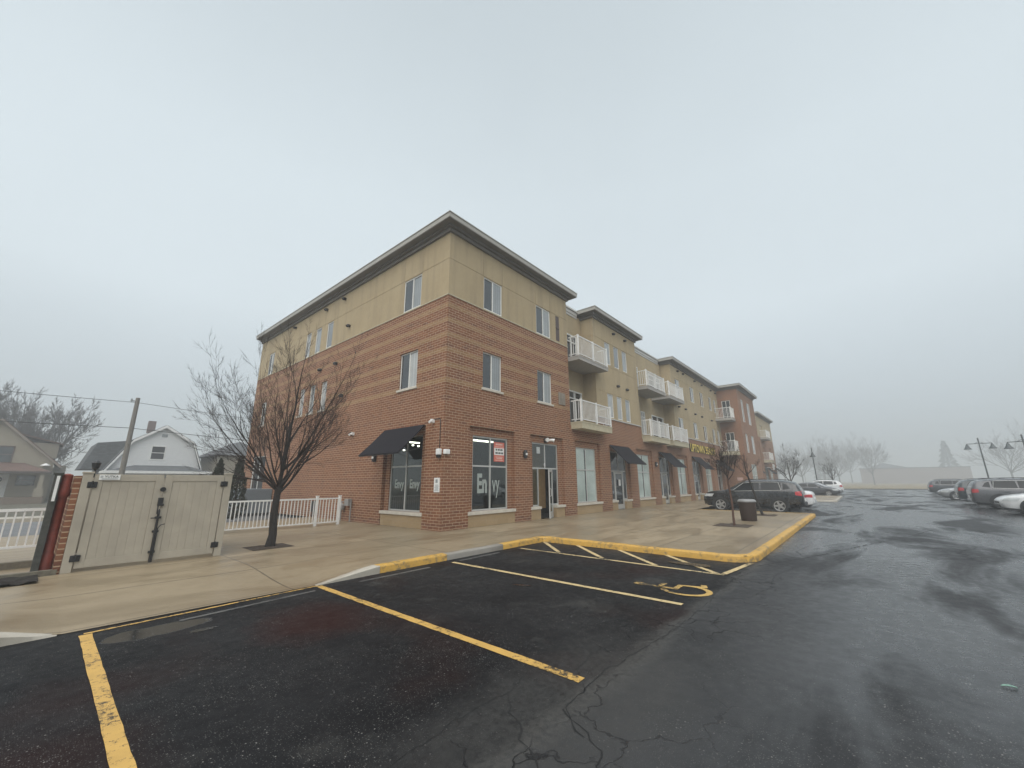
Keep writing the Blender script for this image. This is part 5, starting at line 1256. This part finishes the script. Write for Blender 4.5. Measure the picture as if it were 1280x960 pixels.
            for k in range(5):
                an = 2*math.pi*k/5; c_, s_2 = math.cos(an), math.sin(an)
                for ww, r_a, r_b in ((.050, r*.10, r*.62),):
                    P = [(c_*r_a-s_2*ww, s_2*r_a+c_*ww), (c_*r_a+s_2*ww, s_2*r_a-c_*ww), (c_*r_b+s_2*ww*.8, s_2*r_b-c_*ww*.8), (c_*r_b-s_2*ww*.8, s_2*r_b+c_*ww*.8)]
                    rm.add([(x, y, -.024) for x, y in P]+[(x, y, 0.0) for x, y in P], [(3, 2, 1, 0), (0, 1, 5, 4), (1, 2, 6, 5), (2, 3, 7, 6), (3, 0, 4, 7)])
            rm.build('rim', MATS.get('alloy') or simple('alloy', (.42, .42, .41), .35, metal=.7), ty, smooth=30)
            bk = MB(); bk.M = wroot.M; bk.lathe([(r*.6, .03), (.01, .031)], n=18); bk.build('brake_disc', M_BLACK, ty)
    if T['roof_rails']:
        m = MB()
        for sgn in (-1, 1): m.tube([(x-L/2, sgn*.60, sm('top', x)+.035) for x in np.linspace(.6, 2.7, 9)], .016, 6)
        m.build('roof_rail', M_DARK if not cladding else M_DARK, body)
    # underbody shadow plate and inner floor
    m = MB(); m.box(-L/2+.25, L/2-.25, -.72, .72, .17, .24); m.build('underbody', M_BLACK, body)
    return t
def carpaint(name, c, rough=.28, metal=.3):
    q = NM(name); q.col(c); q.rough(rough); q.b.inputs['Metallic'].default_value = metal
    q.b.inputs['Coat Weight'].default_value = .8; q.b.inputs['Coat Roughness'].default_value = .06
    o = q.obj(); q.col(q.mix(q.rng(q.noise(2.2, 4, .6, o), .3, .7), tuple(x*.85 for x in c), c)); q.rough(q.rng(q.noise(9, 4, .7, o), .3, .7, rough-.05, rough+.15)); return q.m
P_BLACK = carpaint('black_car_paint', (.004, .0045, .006), .2, 0); P_WHITE = carpaint('white_car_paint', (.66, .67, .67), .3, 0); P_DKGREY = carpaint('dark_grey_car_paint', (.045, .048, .054))
P_GREY = carpaint('grey_car_paint', (.085, .086, .092)); P_SILVER = carpaint('silver_car_paint', (.34, .35, .36), .3, .6); P_GREEN = carpaint('dark_teal_car_paint', (.018, .028, .030)); P_NIGHT = carpaint('charcoal_car_paint', (.028, .03, .034))
NG = math.pi/2    # nose towards the building
KG = 'cars parked along the shop pavement'; RG = 'cars parked on the right of the lot'
make_car('suv', 'parked_car', 'black car with chrome window trim, nose to the shops, nearest the litter bin', (17.52, -5.63, ZP), NG, P_BLACK, KG, cladding=True)
make_car('sedan', 'parked_car', 'white saloon whose tail shows just behind the black car', (20.7, -5.80, ZP), NG, P_WHITE, KG, chrome=False)
make_car('sedan', 'parked_car', 'dark grey saloon with its nose to the lane, beyond the pale island kerb', (46.6, -6.1, ZP), -NG, P_DKGREY, KG, chrome=False)
make_car('sedan', 'parked_car', 'silver saloon half hidden behind the dark grey saloon', (50.6, -6.2, ZP), -NG, P_SILVER, KG, chrome=False)
make_car('suv', 'parked_car', 'white car with a high roof farthest along the shop side', (54.6, -6.2, ZP), NG, P_WHITE, KG, chrome=False)
make_car('sedan', 'parked_car', 'white car with its nose to the lane, cut by the right picture edge', (22.6, -17.7, ZP), NG, P_WHITE, RG, chrome=False)
make_car('suv', 'parked_car', 'grey car, tail to the lane, largest in the right-hand row', (28.1, -17.55, ZP), -NG, P_GREY, RG, chrome=True)
make_car('suv', 'parked_car', 'dark teal car with red tail lights just left of the grey car', (34.2, -17.75, ZP), -NG, P_GREEN, RG, chrome=False)
make_car('sedan', 'parked_car', 'white-roofed car between the teal car and the grey car', (31.0, -18.6, ZP), -NG, P_WHITE, RG, chrome=False)
make_car('sedan', 'parked_car', 'silver car with its nose to the lane in the right-hand row', (42.2, -17.6, ZP), NG, P_SILVER, RG, chrome=False)
make_car('suv', 'parked_car', 'charcoal car farthest away in the right-hand row', (55.5, -18.2, ZP), -NG, P_NIGHT, RG, chrome=True)

# ------------------------------------------------------------------ lamp posts
def lamp_post(label, loc, rz, h=6.2, arm=.95):
    t = thing('lamp_post', label, 'lamp post', loc, rz, 'bell lamp posts in the lot')
    m = MB(); m.lathe([(.20, 0), (.20, .05), (.13, .12), (.10, .5), (.085, .55)], n=14); m.tube([(0, 0, .5), (0, 0, h-.25)], [.075, .055], 10); m.lathe([(.055, 0), (.08, .05), (.05, .12), (.075, .2), (.01, .33)], (0, 0, h-.28), 10); m.build('pole', M_LAMP, t, smooth=40)
    m = MB(); z = h-.62; m.tube([(-arm, 0, z-.08), (-arm, 0, z), (arm, 0, z), (arm, 0, z-.08)], .035, 8); m.tube([(-arm*.4, 0, z), (0, 0, z+.2)], .02, 6); m.tube([(arm*.4, 0, z), (0, 0, z+.2)], .02, 6); m.build('crossarm', M_LAMP, t)
    for s in (-arm, arm):
        m = MB(); m.lathe([(.05, 0), (.07, -.08), (.12, -.16), (.16, -.30), (.24, -.44), (.33, -.56), (.34, -.60), (.30, -.60), (.02, -.50)], (s, 0, z-.02), 16); m.build('lamp_shade', M_LAMP, t, smooth=40)
    return t
lamp_post('double bell lamp post above the right-hand parked cars', (60.6, -21.2, ZP), R(78), 6.25)
lamp_post('double bell lamp post cut by the right picture edge', (50.6, -22.4, ZP), R(62), 5.7, 1.0)
lamp_post('lamp post seen edge-on as a single pole behind the dark saloon', (61.6, -5.7, ZP), R(8), 6.1, .5)

# ------------------------------------------------------------------ houses and street furniture on the left
def poly_wall(mb, pts): mb.add(pts, [tuple(range(len(pts)))])
def house_window(parent, x0, x1, y, z0, z1, trim=M_WHITE, n=(0, -1, 0)):
    m = MB(); t = .09; m.box(x0-t, x0, y-.05, y-.003, z0-t, z1+t); m.box(x1, x1+t, y-.05, y-.003, z0-t, z1+t); m.box(x0, x1, y-.05, y-.003, z1, z1+t); m.box(x0, x1, y-.05, y-.003, z0-t, z0); m.box(x0, x1, y-.045, y-.003, (z0+z1)/2-.03, (z0+z1)/2+.03)
    o = m.build('window', trim, parent); p = MB(); p.box(x0, x1, y-.02, y-.004, z0, z1); p.build('pane', M_GLASS, o)
GW = thing('gambrel_house', 'white gambrel-roofed house seen above the taupe gate', 'house', (0, 0, 0))
gy = 44.0; D = gy+10.4
def gx(px): return -8.7064+D*px
xl, xr, ax_ = gx(.12/1.43), gx(.27/1.25), gx(.20/1.31); kl, kr = gx(.152/1.37), gx(.25/1.26); zA, zK, zE = 7.35, 5.75, 2.95
gd = 11.0
m = MB(); poly_wall(m, [(xl, gy, -.15), (xr, gy, -.15), (xr, gy, zE), (kr, gy, zK), (ax_, gy, zA), (kl, gy, zK), (xl, gy, zE)])
m.quad((xl, gy+gd, -.15), (xl, gy, -.15), (xl, gy, zE), (xl, gy+gd, zE)); m.quad((xr, gy, -.15), (xr, gy+gd, -.15), (xr, gy+gd, zE), (xr, gy, zE)); m.build('wall', M_WSIDING, GW)
m = MB(); o_ = .35
def slab(a, b):   # roof plane between two eave points running back
    (x0, z0), (x1, z1) = a, b; nx, nz2 = (z0-z1), (x1-x0); l = math.hypot(nx, nz2); nx, nz2 = nx/l*.12, nz2/l*.12
    if nz2 < 0: nx, nz2 = -nx, -nz2
    m.extr([(x0, gy-o_, z0), (x1, gy-o_, z1), (x1+nx, gy-o_, z1+nz2), (x0+nx, gy-o_, z0+nz2)], (0, gd+o_, 0))
for a, b in (((xl-.2, zE-.25), (kl, zK)), ((kl, zK), (ax_, zA)), ((ax_, zA), (kr, zK)), ((kr, zK), (xr+.2, zE-.25))): slab(a, b)
rf = m.build('roof', M_SHINGG, GW)
m = MB()
for a, b in (((xl-.2, zE-.25), (kl, zK)), ((kl, zK), (ax_, zA)), ((ax_, zA), (kr, zK)), ((kr, zK), (xr+.2, zE-.25))):
    (x0, z0), (x1, z1) = a, b; m.extr([(x0, gy-o_-.03, z0-.16), (x1, gy-o_-.03, z1-.16), (x1, gy-o_-.03, z1+.10), (x0, gy-o_-.03, z0+.10)], (0, .028, 0))
m.build('barge_board', M_WHITE, rf)
m = MB(); m.box(ax_-1.1, ax_-.5, gy+2.5, gy+3.1, zA-.5, zA+.75); m.build('chimney', simple('dull_chimney_brick', (.16, .12, .11), .9), rf)
# shed dormer on the left slope
m = MB(); m.extr([(xl-1.7, gy+1.2, 2.95), (xl-.9, gy+1.2, 5.45), (kl+.6, gy+1.2, zK+.15), (kl+.3, gy+1.2, 3.0)], (0, 6.5, 0)); m.build('dormer', M_SHINGG, rf)
house_window(GW, ax_-.75, ax_+.25, gy, 4.0, 5.25); m = MB(); m.box(ax_-.2, ax_+.25, gy-.04, gy-.002, 6.25, 6.55); m.build('gable_vent', M_GREYTXT, GW)
m = MB(); px0, px1 = xl-.4, xr+.55; m.add([(px0, gy-2.4, 2.72), (px1, gy-2.4, 2.72), (px1-1.6, gy-.01, 3.35), (px0+2.3, gy-.01, 3.35), (px0, gy-.01, 2.72), (px1, gy-.01, 2.72)], [(0, 1, 2, 3), (0, 3, 4), (1, 5, 2), (0, 4, 5, 1)])
pr = m.build('porch_roof', M_SHINGG, GW); m = MB(); m.box(px0-.05, px1+.05, gy-2.48, gy-2.402, 2.52, 2.76); m.box(px0-.05, px0-.001, gy-2.4, gy, 2.52, 2.74); m.box(px1+.001, px1+.05, gy-2.4, gy, 2.52, 2.74); m.build('fascia', M_WHITE, pr)
m = MB()
for x in (px0+.2, ax_-1, ax_+1.4, px1-.2): m.box(x-.08, x+.08, gy-2.3, gy-2.14, -.15, 2.52)
m.build('porch_post', M_WHITE, GW)

BH = thing('beige_house', 'beige sided house with a brown porch roof at the left picture edge', 'house', (0, 0, 0))
by = 50.0; D = by+10.4
bax, bxr = -8.7064+D*(-.07/1.62), -8.7064+D*(.03/1.53)+.15; bxl = 2*bax-bxr; bzA, bzE = 7.45, 3.65; bd = 12.0
m = MB(); poly_wall(m, [(bxl, by, -.15), (bxr, by, -.15), (bxr, by, bzE), (bax, by, bzA), (bxl, by, bzE)]); m.quad((bxr, by, -.15), (bxr, by+bd, -.15), (bxr, by+bd, bzE), (bxr, by, bzE)); m.quad((bxl, by+bd, -.15), (bxl, by, -.15), (bxl, by, bzE), (bxl, by+bd, bzE)); m.build('wall', M_BSIDING, BH)
m = MB(); gy2 = gy; gy = by; gd = bd; o_ = .4
sl_ = (bzA-bzE)/(bxr-bax)
slab((bxl-.5, bzE-.5*sl_), (bax, bzA)); slab((bax, bzA), (bxr+.5, bzE-.5*sl_)); rf = m.build('roof', M_SHINGB, BH)
m = MB()
for a, b in (((bxl-.5, bzE-.5*sl_), (bax, bzA)), ((bax, bzA), (bxr+.5, bzE-.5*sl_))):
    (x0, z0), (x1, z1) = a, b; m.extr([(x0, gy-o_-.03, z0-.12), (x1, gy-o_-.03, z1-.12), (x1, gy-o_-.03, z1+.08), (x0, gy-o_-.03, z0+.08)], (0, .028, 0))
m.build('barge_board', simple('taupe_barge', (.22, .18, .15), .7), rf)
house_window(BH, bax+.15, bax+1.15, by, 3.6, 5.0, simple('brown_window_trim', (.09, .055, .045), .7))
# side dormer with brown roof
m = MB(); m.box(bax+1.4, bxr+.1, by+3.0, by+5.6, 4.2, 5.7); dm = m.build('dormer', M_BSIDING, BH); m = MB(); m.extr([(bax+.8, by+2.7, 6.55), (bxr+.35, by+2.7, 5.55), (bxr+.35, by+2.7, 5.68), (bax+.8, by+2.7, 6.68)], (0, 3.2, 0)); m.extr([(bxr+.35, by+2.66, 5.62), (bxr+.35, by+2.66, 5.4), (bxr+.37, by+2.66, 5.4), (bxr+.37, by+2.66, 5.62)], (0, 3.2, 0)); m.build('roof', M_SHINGB, dm)
# rear wing, porch
m = MB(); m.box(bxr-.1, bxr+1.0, by+4, by+10, -.15, 3.5); m.build('rear_wing', siding('grey_beige_siding', (.30, .28, .24), .14), BH)
m = MB(); m.add([(bxl-.3, by-2.6, 2.72), (bxr-.1, by-2.6, 2.72), (bxr-1.9, by-.01, 3.55), (bxl+1, by-.01, 3.55), (bxl-.3, by-.01, 2.72), (bxr-.1, by-.01, 2.72)], [(0, 1, 2, 3), (0, 3, 4), (1, 5, 2), (0, 4, 5, 1)]); pr = m.build('porch_roof', M_SHINGB, BH)
m = MB(); m.box(bxl-.35, bxr-.05, by-2.66, by-2.602, 2.55, 2.74); m.box(bxr-.099, bxr-.05, by-2.6, by, 2.55, 2.73); m.build('fascia', simple('brown_fascia', (.07, .05, .045), .7), pr)
m = MB(); m.box(bxl, bxr-.2, by-2.5, by-.01, -.15, .45); m.build('porch_floor', simple('brown_brick_porch', (.16, .12, .09), .85), BH)
m = MB(); m.box(bxr-.75, bxr-.45, by-2.45, by-2.15, .45, 2.55); m.box(bxr-.9, bxr-.3, by-2.5, by-2.05, .44, 1.2); m.build('porch_column', M_BSIDING, BH)
m = MB(); m.box(bax+.1, bax+1.35, by-.06, by-.003, .45, 2.5); dr_ = m.build('front_door', M_WHITE, BH)
m = MB(); m.tube([(bax+.75+.2*math.cos(a), by-.09, 2.0+.2*math.sin(a)) for a in np.linspace(0, 2*math.pi, 15)], .05, 6); m.build('wreath', M_EVERG, dr_)
house_window(BH, bax+1.9, bax+2.9, by, 1.55, 2.3, simple('dark_trim', (.06, .05, .05), .7))
m = MB(); m.box(bxr-.05, bxr+.0, by-.5, by-.2, 3.15, 3.35); m.lathe([(.05, .2), (.12, .15), (.34, 0), (.34, -.05)], (bxr-.55, by-.35, 3.35), 12); m.build('porch_lamp', M_WHITE, BH)
GR = thing('grey_roofed_house', 'low grey-roofed house half hidden right of the white gambrel house', 'house', (0, 0, 0))
m = MB(); m.box(2.4, 5.6, 58, 66, -.15, 3.0); m.build('wall', M_WSIDING, GR); m = MB(); m.extr([(2.1, 57.6, 3.0), (2.1, 62, 5.1), (2.1, 62.1, 5.22), (2.1, 57.5, 3.12)], (3.7, 0, 0)); m.extr([(2.1, 66.4, 3.0), (2.1, 62, 5.1), (2.1, 62.1, 5.22), (2.1, 66.5, 3.12)], (3.7, 0, 0)); m.build('roof', M_SHINGG, GR)
TH = thing('tan_house', 'tan house with a dark eave right beside the far corner of the brick end wall', 'house', (0, 0, 0))
m = MB(); m.box(4.3, 9, 42, 50, -.15, 4.55); m.build('wall', M_BSIDING, TH); m = MB(); m.add([(3.7, 41.4, 4.55), (9.5, 41.4, 4.55), (9.5, 50.6, 4.55), (3.7, 50.6, 4.55), (6.6, 44.5, 6.3), (6.6, 47.5, 6.3)], [(0, 1, 4), (1, 2, 5, 4), (2, 3, 5), (3, 0, 4, 5), (3, 2, 1, 0)]); m.build('roof', M_SHINGG, TH)
# utility pole and wires
py_ = 31.0; D = py_+10.4
def at(rx, ry, rz_, y): k = (y+10.4)/ry; return Vector((-8.7064+rx*k, y, 1.5+rz_*k))
ptop = at(.141, 1.352, .211, py_)
UP = thing('utility_pole', 'tall grey wooden utility pole in front of the white gambrel house', 'utility pole', (ptop.x, py_, -.15))
m = MB(); m.tube([(.02, 0, 0), (0, 0, ptop.z+.15)], [.19, .13], 12); m.build('pole', M_POLE, UP, smooth=True)
m = MB(); m.tube([(-.32, 0, ptop.z-.10), (-.12, 0, ptop.z-.10)], .05, 8); m.tube([(-.34, 0, ptop.z-.18), (-.34, 0, ptop.z+.05)], .06, 8); m.build('insulator', M_GREYTXT, UP)
def wire(label, pts, r=.018):
    m = MB(); Q = []
    for a, b, sag in pts:
        a = Vector(a); b = Vector(b)
        for k in range(14): t = k/13; p = a+(b-a)*t; p.z -= sag*4*t*(1-t); Q.append(p)
    m.tube(Q, r, 5); tag(m.build('power_line', M_WIRE), label, 'wire', 'overhead wires')
a0 = at(.14, 1.35, .199, py_); b0 = at(.14, 1.37, .137, py_)
wire('thin upper overhead wire running left and right from the top of the utility pole', [((a0.x-32, py_-3, a0.z-.2), tuple(a0), .35), (tuple(a0), (a0.x+34, py_-3.5, a0.z-.6), .5)])
wire('thin lower overhead wire crossing in front of the white gambrel house', [((b0.x-32, py_-3, b0.z+.1), tuple(b0), .35), (tuple(b0), (b0.x+34, py_-3.5, b0.z-.5), .45)], .022)
LN = thing('yard_lantern', 'small black lantern sticking up behind the left end of the gate', 'lantern', (-7.72, 3.6, 0))
m = MB(); m.tube([(0, 0, 0), (0, 0, 1.86)], .022, 8); m.build('pole', M_BLACK, LN); m = MB(); m.lathe([(.03, 0), (.06, .03), (.08, .14), (.09, .16), (.02, .22)], (0, 0, 1.85), 8); m.build('lamp_head', M_BLACK, LN)
# low brick building across the field
FB = thing('brick_hall', 'low faint brick building across the dry grass, deep in fog', 'building', (0, 0, 0))
m = MB(); m.box(290, 330, -52, -10.4, -.15, 7.6); m.build('wall', simple('fog_paled_brick', (.22, .17, .15), .9), FB); m = MB(); m.box(289.8, 330.2, -52.2, -10.2, 7.6, 8.0); m.add([(290, -30, 8.0), (290, -14, 8.0), (303, -21, 11), (329, -30, 8.0), (329, -14, 8.0)], [(0, 1, 2), (0, 2, 3), (1, 4, 2), (3, 2, 4)]); m.build('roof', M_SHINGG, FB)  # wall brick lightened towards the fog tone, haze painted into its colour

# ------------------------------------------------------------------ fog
q = NM('fog_air'); q.t.nodes.remove(q.b); pv = q.n('ShaderNodeVolumePrincipled'); pv.inputs['Density'].default_value = .0042; pv.inputs['Color'].default_value = (.745, .78, .80, 1); pv.inputs['Anisotropy'].default_value = .2
q.l(pv.outputs[0], q.out.inputs['Volume'])
m = MB(); m.box(-620, 720, -620, 620, -1.3, 28.0); tag(m.build('haze', q.m), kind='stuff')
